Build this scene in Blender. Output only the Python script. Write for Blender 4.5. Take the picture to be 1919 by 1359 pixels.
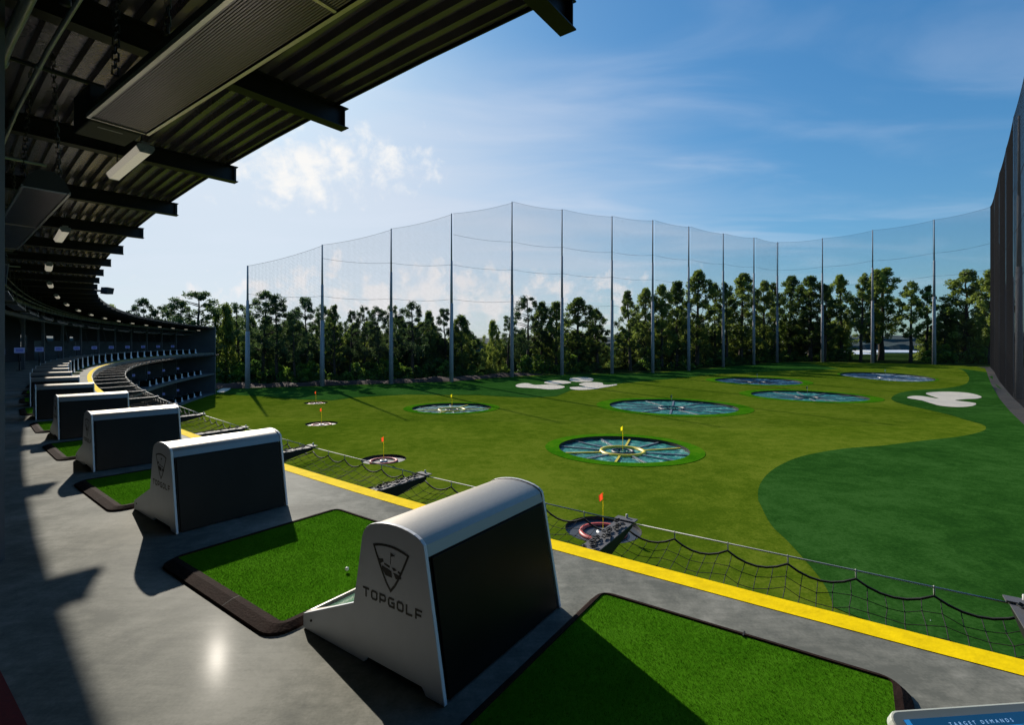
import bpy, math, random
import numpy as np
from mathutils import Vector, Matrix
from mathutils.geometry import delaunay_2d_cdt
for o in list(bpy.data.objects): bpy.data.objects.remove(o)
scene = bpy.context.scene
R = math.radians
# ------------------------------------------------------------------ camera, sky, sun, exposure
CZ = 1.75                      # eye height above the deck floor (deck floor is z = 0)
FPX, CX, YH = 940.0, 959.5, 645.0
cam = bpy.data.objects.new('camera', bpy.data.cameras.new('camera'))
scene.collection.objects.link(cam); scene.camera = cam
cam.location = (0, 0, CZ); cam.rotation_euler = (R(90), 0, 0)
cam.data.sensor_width = 36; cam.data.lens = FPX/1919*36; cam.data.shift_y = -34.5/1919
cam.data.clip_start = 0.05; cam.data.clip_end = 12000
SUN_EL = 28.4
SUN_DIR = Vector((-0.588, 1.0, 0.0)).normalized()*math.cos(R(SUN_EL)) + Vector((0, 0, math.sin(R(SUN_EL))))
az = math.atan2(SUN_DIR.x, SUN_DIR.y)
scene.view_settings.view_transform = 'Standard'; scene.view_settings.look = 'None'
scene.view_settings.exposure = 0.46; scene.view_settings.gamma = 1.0
sl = bpy.data.lights.new('sun', 'SUN'); sl.energy = 4.0; sl.angle = R(0.55); sl.color = (1.0, 0.92, 0.80)
so = bpy.data.objects.new('sun', sl); scene.collection.objects.link(so)
so.rotation_euler = (-SUN_DIR).to_track_quat('-Z', 'Y').to_euler(); so.location = (0, 0, 80)

world = bpy.data.worlds.new('World'); scene.world = world; world.use_nodes = True
wn = world.node_tree; wn.nodes.clear()
def N(nt, t, **k):
    n = nt.nodes.new(t)
    for a, b in k.items(): setattr(n, a, b)
    return n
sky = N(wn, 'ShaderNodeTexSky', sky_type='NISHITA', sun_disc=False, sun_elevation=R(SUN_EL), sun_rotation=az,
        altitude=300, air_density=1.2, dust_density=1.0, ozone_density=4.5)
hs = N(wn, 'ShaderNodeHueSaturation'); hs.inputs['Saturation'].default_value = 1.16; hs.inputs['Hue'].default_value = 0.505
cp = wn.nodes.new('ShaderNodeVectorMath'); cp.operation = 'MULTIPLY_ADD'; wn.links.new(sky.outputs[0], cp.inputs[0]); cp.inputs[1].default_value = (1/11, 1/11, 1/11); cp.inputs[2].default_value = (1, 1, 1)
cr_ = wn.nodes.new('ShaderNodeVectorMath'); cr_.operation = 'MULTIPLY'; wn.links.new(sky.outputs[0], cr_.inputs[0]); cr_.inputs[1].default_value = (.74, 1.0, 1.13)
cq = wn.nodes.new('ShaderNodeVectorMath'); cq.operation = 'DIVIDE'; wn.links.new(cr_.outputs[0], cq.inputs[0]); wn.links.new(cp.outputs[0], cq.inputs[1])
wn.links.new(cq.outputs[0], hs.inputs['Color'])
tc = N(wn, 'ShaderNodeTexCoord')
sep = N(wn, 'ShaderNodeSeparateXYZ'); wn.links.new(tc.outputs['Generated'], sep.inputs[0])
def M(nt, op, a, b=None, c=None, clamp=False):
    n = nt.nodes.new('ShaderNodeMath'); n.operation = op; n.use_clamp = clamp
    for i, v in enumerate((a, b, c)):
        if v is None: continue
        if isinstance(v, (int, float)): n.inputs[i].default_value = v
        else: nt.links.new(v, n.inputs[i])
    return n.outputs[0]
# clouds live on a layer high above the scene: direction / height gives the position in the layer
hgt = M(wn, 'MAXIMUM', sep.outputs[2], 0.02)
cu = M(wn, 'DIVIDE', sep.outputs[0], M(wn, 'ADD', hgt, 0.10)); cv = M(wn, 'DIVIDE', sep.outputs[1], M(wn, 'ADD', hgt, 0.10))
cmb = N(wn, 'ShaderNodeCombineXYZ'); wn.links.new(cu, cmb.inputs[0]); wn.links.new(cv, cmb.inputs[1])
def wnoise(scale, detail, rough, dist, sx=1, sy=1, off=(0, 0, 0), vec=None):
    mp = N(wn, 'ShaderNodeMapping'); mp.inputs['Scale'].default_value = (sx, sy, 1); mp.inputs['Location'].default_value = off
    wn.links.new(vec or cmb.outputs[0], mp.inputs['Vector'])
    n = N(wn, 'ShaderNodeTexNoise'); n.inputs['Scale'].default_value = scale; n.inputs['Detail'].default_value = detail
    n.inputs['Roughness'].default_value = rough; n.inputs['Distortion'].default_value = dist
    wn.links.new(mp.outputs[0], n.inputs['Vector']); return n.outputs[0]
def blob(d, rx, rz, e0=1.0, e1=0.0):
    # soft patch of sky round a world direction (azimuth tan, elevation tan)
    ta = M(wn, 'DIVIDE', sep.outputs[0], M(wn, 'MAXIMUM', sep.outputs[1], 0.05)); te = M(wn, 'DIVIDE', sep.outputs[2], M(wn, 'MAXIMUM', sep.outputs[1], 0.05))
    a = M(wn, 'DIVIDE', M(wn, 'SUBTRACT', ta, d[0]), rx); b = M(wn, 'DIVIDE', M(wn, 'SUBTRACT', te, d[1]), rz)
    r = M(wn, 'SQRT', M(wn, 'ADD', M(wn, 'MULTIPLY', a, a), M(wn, 'MULTIPLY', b, b)))
    return M(wn, 'SUBTRACT', 1.0, r)
gen = tc.outputs['Generated']
n1 = wnoise(9, 9, 0.62, 0.35, sx=1, sy=1, off=(2.3, 0.4, 0), vec=gen)
n1b = wnoise(22, 8, 0.6, 0.2, off=(5, 1, 3), vec=gen)
def dirpx(px, py): return ((px-CX)/FPX, (YH-py)/FPX)
def smooth(v, a, b):
    m = N(wn, 'ShaderNodeMapRange', interpolation_type='SMOOTHSTEP'); m.inputs['From Min'].default_value = a; m.inputs['From Max'].default_value = b
    wn.links.new(v, m.inputs['Value']); return m.outputs[0]
# one lit cumulus left of the sun, low cumulus along the horizon, thin cirrus right
cum = M(wn, 'ADD', M(wn, 'MULTIPLY', blob(dirpx(585, 300), 0.27, 0.105), 0.55), M(wn, 'ADD', M(wn, 'MULTIPLY', M(wn, 'SUBTRACT', n1, 0.5), 1.1), M(wn, 'MULTIPLY', M(wn, 'SUBTRACT', n1b, 0.5), 1.6)))
cum = smooth(cum, 0.06, 0.62)
cum2 = M(wn, 'ADD', M(wn, 'MULTIPLY', blob(dirpx(760, 555), 0.62, 0.085), 0.62), M(wn, 'ADD', M(wn, 'MULTIPLY', M(wn, 'SUBTRACT', n1b, 0.5), 2.3), -0.03))
cum2 = M(wn, 'MULTIPLY', smooth(cum2, 0.15, 0.6), 0.75)
ci = wnoise(1.5, 6, 0.50, 0.6, sx=0.7, sy=1.7, off=(1.1, 3.0, 0))
cir = M(wn, 'MULTIPLY', smooth(ci, 0.42, 0.85), 0.20)
hz = M(wn, 'MULTIPLY', smooth(M(wn, 'ADD', M(wn, 'MULTIPLY', blob(dirpx(520, 500), 1.15, 0.60), 1.15), M(wn, 'MULTIPLY', M(wn, 'SUBTRACT', ci, 0.5), 0.5)), 0.0, 0.9), 0.72)
def wmix(f, a, b):
    m = N(wn, 'ShaderNodeMix', data_type='RGBA'); wn.links.new(f, m.inputs[0])
    for i, v in ((6, a), (7, b)):
        if isinstance(v, tuple): m.inputs[i].default_value = v
        else: wn.links.new(v, m.inputs[i])
    return m.outputs[2]
SKY_S = 0.114
col = wmix(hz, hs.outputs[0], (4.6, 4.75, 5.25, 1))
col = wmix(cir, col, (5.0, 5.4, 6.2, 1))
col = wmix(cum2, col, (5.9, 5.7, 5.7, 1))
col = wmix(cum, col, (6.1, 6.05, 5.95, 1))
bg = N(wn, 'ShaderNodeBackground'); bg.inputs['Strength'].default_value = SKY_S
wn.links.new(col, bg.inputs['Color'])
wo = N(wn, 'ShaderNodeOutputWorld'); wn.links.new(bg.outputs[0], wo.inputs['Surface'])

# ------------------------------------------------------------------ helpers
COL = scene.collection
rng = random.Random(7)
ORD = ['zeroth', 'first', 'second', 'third', 'fourth', 'fifth', 'sixth', 'seventh', 'eighth', 'ninth', 'tenth', 'eleventh', 'twelfth', 'thirteenth',
       'fourteenth', 'fifteenth', 'sixteenth', 'seventeenth', 'eighteenth', 'nineteenth']
def ordn(i):
    if i < 20: return ORD[i]
    t = {2: 'twent', 3: 'thirt', 4: 'fort', 5: 'fift', 6: 'sixt', 7: 'sevent', 8: 'eight', 9: 'ninet'}[i//10]
    return t+'ieth' if i % 10 == 0 else t+'y-'+ORD[i % 10]
def tag(o, label=None, cat=None, group=None, kind=None):
    if label: o['label'] = label
    if cat: o['category'] = cat
    if group: o['group'] = group
    if kind: o['kind'] = kind
    return o
def empty(name, loc=(0, 0, 0), rz=0.0):
    o = bpy.data.objects.new(name, None); COL.objects.link(o); o.location = loc; o.rotation_euler = (0, 0, rz); o.empty_display_size = .1
    return o
class MB:
    def __init__(s): s.v = []; s.f = []; s.sm = []; s.mi = []
    def add(s, vs, fs, smooth=False, mi=0):
        b = len(s.v); s.v += [tuple(v) for v in vs]; s.f += [tuple(b+i for i in f) for f in fs]; s.sm += [smooth]*len(fs); s.mi += [mi]*len(fs); return s
    def box(s, a, b, mi=0):
        x0, y0, z0 = a; x1, y1, z1 = b
        return s.add([(x0, y0, z0), (x1, y0, z0), (x1, y1, z0), (x0, y1, z0), (x0, y0, z1), (x1, y0, z1), (x1, y1, z1), (x0, y1, z1)],
                     [(3, 2, 1, 0), (4, 5, 6, 7), (0, 1, 5, 4), (1, 2, 6, 5), (2, 3, 7, 6), (3, 0, 4, 7)], mi=mi)
    def hexa(s, p8, mi=0):      # bottom four, top four (ccw)
        return s.add(p8, [(3, 2, 1, 0), (4, 5, 6, 7), (0, 1, 5, 4), (1, 2, 6, 5), (2, 3, 7, 6), (3, 0, 4, 7)], mi=mi)
    def tube(s, pts, r, n=6, cap=True, smooth=True):
        pts = [Vector(p) for p in pts]; rs = r if isinstance(r, (list, tuple)) else [r]*len(pts)
        vs = []; fs = []
        for i, p in enumerate(pts):
            d = (pts[min(i+1, len(pts)-1)]-pts[max(i-1, 0)]).normalized()
            up = Vector((0, 0, 1)) if abs(d.z) < .9 else Vector((1, 0, 0))
            a = d.cross(up).normalized(); b = a.cross(d)
            for k in range(n):
                t = 2*math.pi*k/n; vs.append(p+(a*math.cos(t)+b*math.sin(t))*rs[i])
        for i in range(len(pts)-1):
            for k in range(n):
                fs.append((i*n+k, i*n+(k+1) % n, (i+1)*n+(k+1) % n, (i+1)*n+k))
        if cap: fs += [tuple(range(n))[::-1], tuple((len(pts)-1)*n+k for k in range(n))]
        return s.add(vs, fs, smooth)
    def prism(s, poly, axis, a, b, mi=0):   # polygon in the other two axes, extruded along axis from a to b
        def mk(p, q):
            return {0: (q, p[0], p[1]), 1: (p[0], q, p[1]), 2: (p[0], p[1], q)}[axis]
        n = len(poly); vs = [mk(p, a) for p in poly]+[mk(p, b) for p in poly]
        fs = [tuple(range(n))[::-1], tuple(range(n, 2*n))]+[(i, (i+1) % n, n+(i+1) % n, n+i) for i in range(n)]
        return s.add(vs, fs, mi=mi)
    def build(s, name, mat, parent=None, bevel=0, **k):
        me = bpy.data.meshes.new(name); me.from_pydata(s.v, [], s.f)
        me.polygons.foreach_set('use_smooth', s.sm)
        for m in (mat if isinstance(mat, list) else [mat]): me.materials.append(m)
        me.polygons.foreach_set('material_index', s.mi)
        me.update(); 
        o = bpy.data.objects.new(name, me); COL.objects.link(o)
        if parent: o.parent = parent
        if bevel:
            b = o.modifiers.new('bevel', 'BEVEL'); b.width = bevel; b.segments = 2; b.limit_method = 'ANGLE'; b.angle_limit = R(35)
        return o
def fixn(o):
    import bmesh
    bm = bmesh.new(); bm.from_mesh(o.data); bmesh.ops.recalc_face_normals(bm, faces=bm.faces); bm.to_mesh(o.data); bm.free(); return o
def kids(o): return [c for c in bpy.data.objects if c.parent == o]
def copy_tree(o, parent=None, depth=0):
    c = o.copy(); COL.objects.link(c)
    if parent: c.parent = parent
    for ch in o_children[o.name] if o.name in o_children else []:
        copy_tree(ch, c, depth+1)
    return c
o_children = {}
def freeze(o):
    def rec(p):
        ch = [c for c in bpy.data.objects if c.parent == p]; o_children[p.name] = ch
        for c in ch: rec(c)
    rec(o)

def mat(name, base, rough=0.6, metal=0.0, spec=0.5, noise=0.0, nscale=8.0, bump=0.0, bscale=60.0, coat=0.0, emit=None, es=0.0, c2=None, detail=6, stretch=None, coords='Object', alpha=None):
    m = bpy.data.materials.new(name); m.use_nodes = True; nt = m.node_tree; p = nt.nodes['Principled BSDF']
    p.inputs['Base Color'].default_value = (*base, 1); p.inputs['Roughness'].default_value = rough; p.inputs['Metallic'].default_value = metal
    p.inputs['Specular IOR Level'].default_value = spec; p.inputs['Coat Weight'].default_value = coat
    if emit: p.inputs['Emission Color'].default_value = (*emit, 1); p.inputs['Emission Strength'].default_value = es
    t = nt.nodes.new('ShaderNodeTexCoord'); mp = nt.nodes.new('ShaderNodeMapping'); nt.links.new(t.outputs[coords], mp.inputs[0])
    if stretch: mp.inputs['Scale'].default_value = stretch
    if noise or c2:
        n = nt.nodes.new('ShaderNodeTexNoise'); n.inputs['Scale'].default_value = nscale; n.inputs['Detail'].default_value = detail; n.inputs['Roughness'].default_value = .6
        nt.links.new(mp.outputs[0], n.inputs['Vector'])
        cr = nt.nodes.new('ShaderNodeValToRGB'); cr.color_ramp.elements[0].position = .32; cr.color_ramp.elements[1].position = .68
        a = tuple(max(0, c*(1-noise)) for c in base); b = c2 or tuple(c*(1+noise) for c in base)
        cr.color_ramp.elements[0].color = (*a, 1); cr.color_ramp.elements[1].color = (*b, 1)
        nt.links.new(n.outputs[0], cr.inputs[0]); nt.links.new(cr.outputs[0], p.inputs['Base Color'])
    if bump:
        n2 = nt.nodes.new('ShaderNodeTexNoise'); n2.inputs['Scale'].default_value = bscale; n2.inputs['Detail'].default_value = 4
        nt.links.new(mp.outputs[0], n2.inputs['Vector']); bp = nt.nodes.new('ShaderNodeBump'); bp.inputs['Strength'].default_value = bump; bp.inputs['Distance'].default_value = .02
        nt.links.new(n2.outputs[0], bp.inputs['Height']); nt.links.new(bp.outputs[0], p.inputs['Normal'])
    m.diffuse_color = (*base, 1)
    return m
MT = {}
MT['silver'] = mat('brushed silver paint', (.70, .73, .80), .45, .0, noise=.05, nscale=3)
MT['alu'] = mat('brushed aluminium', (.36, .33, .29), .38, .55, noise=.10, nscale=30, stretch=(1, 12, 12), bump=.03, bscale=90)
MT['aludark'] = mat('dull aluminium lip', (.22, .22, .22), .38, .9)
MT['blackpanel'] = mat('black laminate panel', (.007, .0068, .0065), .36, 0, .13, noise=.3, nscale=2)
MT['black'] = mat('matt black', (.01, .01, .01), .6)
MT['print'] = mat('black print', (.008, .008, .008), .5)
MT['rubber'] = mat('dark rubber', (.026, .015, .012), .85, 0, .05, noise=.25, nscale=14, bump=.25, bscale=70)
MT['steel'] = mat('dark painted steel', (.016, .016, .018), .45, .1, .2, noise=.2, nscale=5)
MT['galv'] = mat('galvanised steel', (.30, .31, .32), .45, .7, noise=.2, nscale=25)
MT['wire'] = mat('bright steel cable', (.45, .46, .44), .6, .1)
MT['rope'] = mat('black braided rope', (.008, .009, .008), .8)
MT['deckmetal'] = mat('galvanised roof decking', (.19, .16, .23), .27, .6, noise=.18, nscale=1.5, bump=.2, bscale=9)
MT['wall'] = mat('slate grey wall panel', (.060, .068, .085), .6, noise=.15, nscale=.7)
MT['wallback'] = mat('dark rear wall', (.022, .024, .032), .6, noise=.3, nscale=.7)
MT['fascia'] = mat('slab fascia paint', (.12, .13, .14), .5, noise=.2, nscale=2)
MT['column'] = mat('grey column paint', (.09, .09, .10), .7, noise=.15, nscale=3)
MT['yellow'] = mat('yellow safety paint', (.95, .68, .003), .8, 0, .04, noise=.13, nscale=9, bump=.1, bscale=40)
MT['white'] = mat('white flag cloth', (.7, .7, .7), .7)
MT['ball'] = mat('white golf ball', (.8, .8, .76), .3)
MT['screenwhite'] = mat('pale plastic bezel', (.60, .64, .58), .35, 0, .5)
MT['red'] = mat('red carpet', (.16, .004, .006), .9, noise=.2, nscale=50, bump=.3, bscale=200)
MT['redpaint'] = mat('red plastic ring', (.50, .05, .03), .45)
MT['yelpaint'] = mat('yellow plastic ring', (.65, .50, .02), .45)
MT['orange'] = mat('orange flag cloth', (.75, .09, .02), .7)
MT['yelflag'] = mat('yellow flag cloth', (.8, .62, .02), .7)
MT['greenflag'] = mat('dark green flag cloth', (.02, .08, .04), .7)
MT['sand'] = mat('pale bunker turf', (.60, .53, .42), .9, noise=.07, nscale=.6)
MT['dirt'] = mat('red clay soil', (.050, .020, .013), .95, noise=.5, nscale=.5, bump=.8, bscale=1.2)
MT['dirtdark'] = mat('brown soil strip', (.020, .015, .010), .95, noise=.5, nscale=.5, bump=.8, bscale=1.2)
MT['pole'] = mat('galvanised pole', (.34, .34, .36), .7, .0, .2, noise=.10, nscale=.6)
MT['net'] = mat('black netting cord', (.010, .010, .012), .9, 0, .1)
MT['bark'] = mat('tree bark', (.055, .042, .030), .9, noise=.4, nscale=2)
MT['chain'] = mat('steel chain', (.10, .10, .10), .4, .8)
MT['louver'] = mat('heater grille', (.19, .18, .23), .30, .9)
MT['heater'] = mat('heater reflector steel', (.50, .50, .50), .28, 1.0, noise=.1, nscale=20, stretch=(1, 14, 1))
MT['hood'] = mat('heater dark hood', (.035, .035, .033), .6, .3)
MT['pipe'] = mat('grey conduit', (.30, .32, .36), .35, .6, noise=.1, nscale=4)
MT['lamp'] = mat('lamp acrylic lens', (.62, .58, .50), .22, 0, .6, emit=(1, .90, .72), es=.20, bump=.4, bscale=30)
MT['screen'] = mat('lit blue screen', (.01, .03, .10), .2, 0, .5, emit=(.004, .036, .085), es=1.0, noise=.7, nscale=6)
MT['screenfar'] = mat('lit small screen', (.01, .03, .10), .2, 0, .5, emit=(.006, .012, .07), es=.8)
MT['screentext'] = mat('pale lit lettering', (.3, .5, .7), .4, emit=(.35, .60, .95), es=.55)
MT['screenbar'] = mat('lit blue bar', (.02, .10, .25), .4, emit=(.02, .22, .55), es=.6)
MT['screendark'] = mat('dark display cells', (.01, .012, .02), .4)
MT['bezelblue'] = mat('glowing blue grey bezel', (.14, .18, .34), .4, emit=(.03, .05, .15), es=.35)  # frame given a faint glow of its own to brighten it
MT['tray'] = mat('green glossy ball tray', (.03, .16, .09), .15, 0, .6, noise=.6, nscale=7, c2=(.20, .42, .30), stretch=(1, 5, 1))
MT['roofbrown'] = mat('brick red wall', (.10, .022, .018), .8)
MT['roofgrey'] = mat('pale metal roof', (.46, .42, .40), .5, noise=.1, nscale=.2)
MT['roofwhite'] = mat('white membrane roof', (.75, .77, .80), .5, noise=.06, nscale=.1)

def concrete():
    m = mat('polished concrete', (.25, .24, .21), .3, 0, .5); nt = m.node_tree; p = nt.nodes['Principled BSDF']
    tc = nt.nodes.new('ShaderNodeTexCoord')
    def nz(sc, det, ro, dis=0): 
        n = nt.nodes.new('ShaderNodeTexNoise'); n.inputs['Scale'].default_value = sc; n.inputs['Detail'].default_value = det; n.inputs['Roughness'].default_value = ro; n.inputs['Distortion'].default_value = dis
        nt.links.new(tc.outputs['Object'], n.inputs['Vector']); return n.outputs[0]
    a = nz(1.3, 8, .62, .6); b = nz(9, 6, .7, .2); c = nz(60, 3, .6)
    mp = nt.nodes.new('ShaderNodeMapping'); mp.inputs['Rotation'].default_value = (0, 0, R(35)); mp.inputs['Scale'].default_value = (1.2, 9, 1); nt.links.new(tc.outputs['Object'], mp.inputs[0])
    ns = nt.nodes.new('ShaderNodeTexNoise'); ns.inputs['Scale'].default_value = 2.4; ns.inputs['Detail'].default_value = 8; ns.inputs['Roughness'].default_value = .7; ns.inputs['Distortion'].default_value = .5; nt.links.new(mp.outputs[0], ns.inputs['Vector'])
    s = M(nt, 'ADD', M(nt, 'MULTIPLY', a, .46), M(nt, 'ADD', M(nt, 'MULTIPLY', b, .26), M(nt, 'ADD', M(nt, 'MULTIPLY', c, .12), M(nt, 'MULTIPLY', ns.outputs[0], .16))))
    cr = nt.nodes.new('ShaderNodeValToRGB'); e = cr.color_ramp.elements
    e[0].position = .43; e[0].color = (.140, .146, .130, 1); e[1].position = .585; e[1].color = (.285, .285, .255, 1)
    e2 = e.new(.5); e2.color = (.200, .204, .180, 1)
    nt.links.new(s, cr.inputs[0]); nt.links.new(cr.outputs[0], p.inputs['Base Color'])
    rr = nt.nodes.new('ShaderNodeMapRange'); rr.inputs['From Min'].default_value = .35; rr.inputs['From Max'].default_value = .65
    rr.inputs['To Min'].default_value = .50; rr.inputs['To Max'].default_value = .56; nt.links.new(b, rr.inputs['Value']); nt.links.new(rr.outputs[0], p.inputs['Roughness'])
    bp = nt.nodes.new('ShaderNodeBump'); bp.inputs['Strength'].default_value = .05; bp.inputs['Distance'].default_value = .002
    nt.links.new(c, bp.inputs['Height']); nt.links.new(bp.outputs[0], p.inputs['Normal'])
    p.inputs['Specular IOR Level'].default_value = .015
    p.inputs['Coat Weight'].default_value = .0035; p.inputs['Coat Roughness'].default_value = .14
    return m
MT['concrete'] = concrete()

def turf(name, ca, cb, cc, s1=.05, s2=.9, s3=6.0, rough=.75, bumpd=.03, stretch=(1, 1, 1)):
    m = mat(name, ca, rough, 0, .25); nt = m.node_tree; p = nt.nodes['Principled BSDF']
    tc = nt.nodes.new('ShaderNodeTexCoord'); mp = nt.nodes.new('ShaderNodeMapping'); mp.inputs['Scale'].default_value = stretch
    nt.links.new(tc.outputs['Object'], mp.inputs[0])
    def nz(sc, det, ro, dis=0):
        n = nt.nodes.new('ShaderNodeTexNoise'); n.inputs['Scale'].default_value = sc; n.inputs['Detail'].default_value = det; n.inputs['Roughness'].default_value = ro; n.inputs['Distortion'].default_value = dis
        nt.links.new(mp.outputs[0], n.inputs['Vector']); return n.outputs[0]
    a = nz(s1, 5, .6, .5); b = nz(s2, 7, .65, .3); c = nz(s3, 4, .7)
    s = M(nt, 'ADD', M(nt, 'MULTIPLY', a, .34), M(nt, 'ADD', M(nt, 'MULTIPLY', b, .34), M(nt, 'MULTIPLY', c, .32)))
    cr = nt.nodes.new('ShaderNodeValToRGB'); e = cr.color_ramp.elements
    e[0].position = .43; e[0].color = (*ca, 1); e[1].position = .57; e[1].color = (*cc, 1); e2 = e.new(.5); e2.color = (*cb, 1)
    nt.links.new(s, cr.inputs[0]); nt.links.new(cr.outputs[0], p.inputs['Base Color'])
    bp = nt.nodes.new('ShaderNodeBump'); bp.inputs['Strength'].default_value = .6; bp.inputs['Distance'].default_value = bumpd
    nt.links.new(M(nt, 'ADD', b, c), bp.inputs['Height']); nt.links.new(bp.outputs[0], p.inputs['Normal'])
    p.inputs['Specular IOR Level'].default_value = .0; p.inputs['Roughness'].default_value = 1.0
    return m
MT['turf'] = turf('olive range turf', (.058, .100, .005), (.088, .132, .008), (.128, .166, .014))
MT['rough'] = turf('dark green rough turf', (.014, .055, .008), (.022, .077, .011), (.035, .102, .018), s1=.08)
MT['ring'] = turf('bright green fringe turf', (.028, .13, .003), (.045, .165, .004), (.075, .185, .006), s1=.2)
MT['wild'] = turf('rough meadow and wood floor', (.012, .025, .006), (.02, .04, .010), (.035, .055, .016), s1=.01, s2=.05, s3=.4)
MT['mat'] = turf('bright artificial turf', (.042, .15, .005), (.056, .18, .006), (.07, .21, .010), s1=3, s2=40, s3=300, bumpd=.003)
MT['blade'] = turf('turf blades', (.060, .165, .010), (.070, .182, .012), (.082, .200, .016), s1=3, s2=60, s3=200, bumpd=0)

def leafmat(name, a, b, tr=.35):
    m = bpy.data.materials.new(name); m.use_nodes = True; nt = m.node_tree; nt.nodes.clear()
    tc = nt.nodes.new('ShaderNodeTexCoord'); n = nt.nodes.new('ShaderNodeTexNoise'); n.inputs['Scale'].default_value = .55; n.inputs['Detail'].default_value = 6
    nt.links.new(tc.outputs['Object'], n.inputs['Vector'])
    oi = nt.nodes.new('ShaderNodeObjectInfo')
    s = M(nt, 'ADD', n.outputs[0], M(nt, 'MULTIPLY', M(nt, 'SUBTRACT', oi.outputs['Random'], .5), .25))
    cr = nt.nodes.new('ShaderNodeValToRGB'); cr.color_ramp.elements[0].position = .38; cr.color_ramp.elements[1].position = .60
    cr.color_ramp.elements[0].color = (*a, 1); cr.color_ramp.elements[1].color = (*b, 1); nt.links.new(s, cr.inputs[0])
    d = nt.nodes.new('ShaderNodeBsdfDiffuse'); t = nt.nodes.new('ShaderNodeBsdfTranslucent'); mx = nt.nodes.new('ShaderNodeMixShader'); mx.inputs[0].default_value = tr
    g = nt.nodes.new('ShaderNodeBsdfGlossy'); g.inputs['Roughness'].default_value = .45; g.inputs['Color'].default_value = (.6, .65, .6, 1)
    hsv = nt.nodes.new('ShaderNodeHueSaturation'); hsv.inputs['Value'].default_value = 3.0; hsv.inputs['Hue'].default_value = .485
    nt.links.new(cr.outputs[0], d.inputs[0]); nt.links.new(cr.outputs[0], hsv.inputs['Color']); nt.links.new(hsv.outputs[0], t.inputs[0])
    nt.links.new(d.outputs[0], mx.inputs[1]); nt.links.new(t.outputs[0], mx.inputs[2])
    m2 = nt.nodes.new('ShaderNodeMixShader'); m2.inputs[0].default_value = .04; nt.links.new(mx.outputs[0], m2.inputs[1]); nt.links.new(g.outputs[0], m2.inputs[2])
    o = nt.nodes.new('ShaderNodeOutputMaterial'); nt.links.new(m2.outputs[0], o.inputs[0]); return m
MT['leafpine'] = leafmat('pine needles', (.018, .040, .014), (.055, .095, .028), .36)
MT['leafbroad'] = leafmat('broad leaves', (.034, .064, .010), (.120, .165, .028), .48)
MT['leafbush'] = leafmat('undergrowth leaves', (.028, .070, .010), (.10, .18, .02), .5)
MT['farwood'] = mat('haze tinted wooded ridge', (.022, .045, .045), .95, noise=.45, nscale=.02, bump=.6, bscale=.05)  # distance haze is mixed into the base colour as a blue tint

def poolmat(nm='teal target netting', c0=(.005, .030, .050), c1=(.010, .13, .115), c2=(.03, .28, .20), c3=(.34, .50, .47)):
    m = mat(nm, (.02, .10, .10), .45, 0, .3); nt = m.node_tree; p = nt.nodes['Principled BSDF']
    tc = nt.nodes.new('ShaderNodeTexCoord'); mp = nt.nodes.new('ShaderNodeMapping'); nt.links.new(tc.outputs['Object'], mp.inputs[0]); mp.inputs['Scale'].default_value = (1, .8, 1)
    n = nt.nodes.new('ShaderNodeTexNoise'); n.inputs['Scale'].default_value = .9; n.inputs['Detail'].default_value = 9; n.inputs['Roughness'].default_value = .68; n.inputs['Distortion'].default_value = 1.4
    nt.links.new(mp.outputs[0], n.inputs['Vector'])
    cr = nt.nodes.new('ShaderNodeValToRGB'); e = cr.color_ramp.elements
    e[0].position = .36; e[0].color = (*c0, 1); e[1].position = .66; e[1].color = (*c3, 1)
    x = e.new(.47); x.color = (*c1, 1); x = e.new(.57); x.color = (*c2, 1)
    nt.links.new(n.outputs[0], cr.inputs[0]); nt.links.new(cr.outputs[0], p.inputs['Base Color'])
    bp = nt.nodes.new('ShaderNodeBump'); bp.inputs['Strength'].default_value = .5; bp.inputs['Distance'].default_value = .1; nt.links.new(n.outputs[0], bp.inputs['Height']); nt.links.new(bp.outputs[0], p.inputs['Normal'])
    return m
MT['pool'] = poolmat(); MT['poolblue'] = poolmat('blue target netting', (.006, .02, .06), (.012, .07, .15), (.03, .16, .24)); MT['poolpale'] = poolmat('silver target netting', (.03, .05, .08), (.08, .14, .18), (.3, .36, .40), (.8, .85, .88))
def cloth(name, c):
    m = bpy.data.materials.new(name); m.use_nodes = True; nt = m.node_tree; nt.nodes.clear()
    d = nt.nodes.new('ShaderNodeBsdfDiffuse'); t = nt.nodes.new('ShaderNodeBsdfTranslucent'); mx = nt.nodes.new('ShaderNodeMixShader'); o = nt.nodes.new('ShaderNodeOutputMaterial'); mx.inputs[0].default_value = .6
    d.inputs[0].default_value = (*c, 1); t.inputs[0].default_value = (*c, 1); nt.links.new(d.outputs[0], mx.inputs[1]); nt.links.new(t.outputs[0], mx.inputs[2]); nt.links.new(mx.outputs[0], o.inputs[0]); return m
MT['orange'] = cloth('orange flag cloth', (.95, .10, .03)); MT['yelflag'] = cloth('yellow flag cloth', (.98, .85, .02))
MT['slate'] = mat('slate grey target netting', (.030, .036, .045), .5, noise=.3, nscale=1.2)

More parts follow.
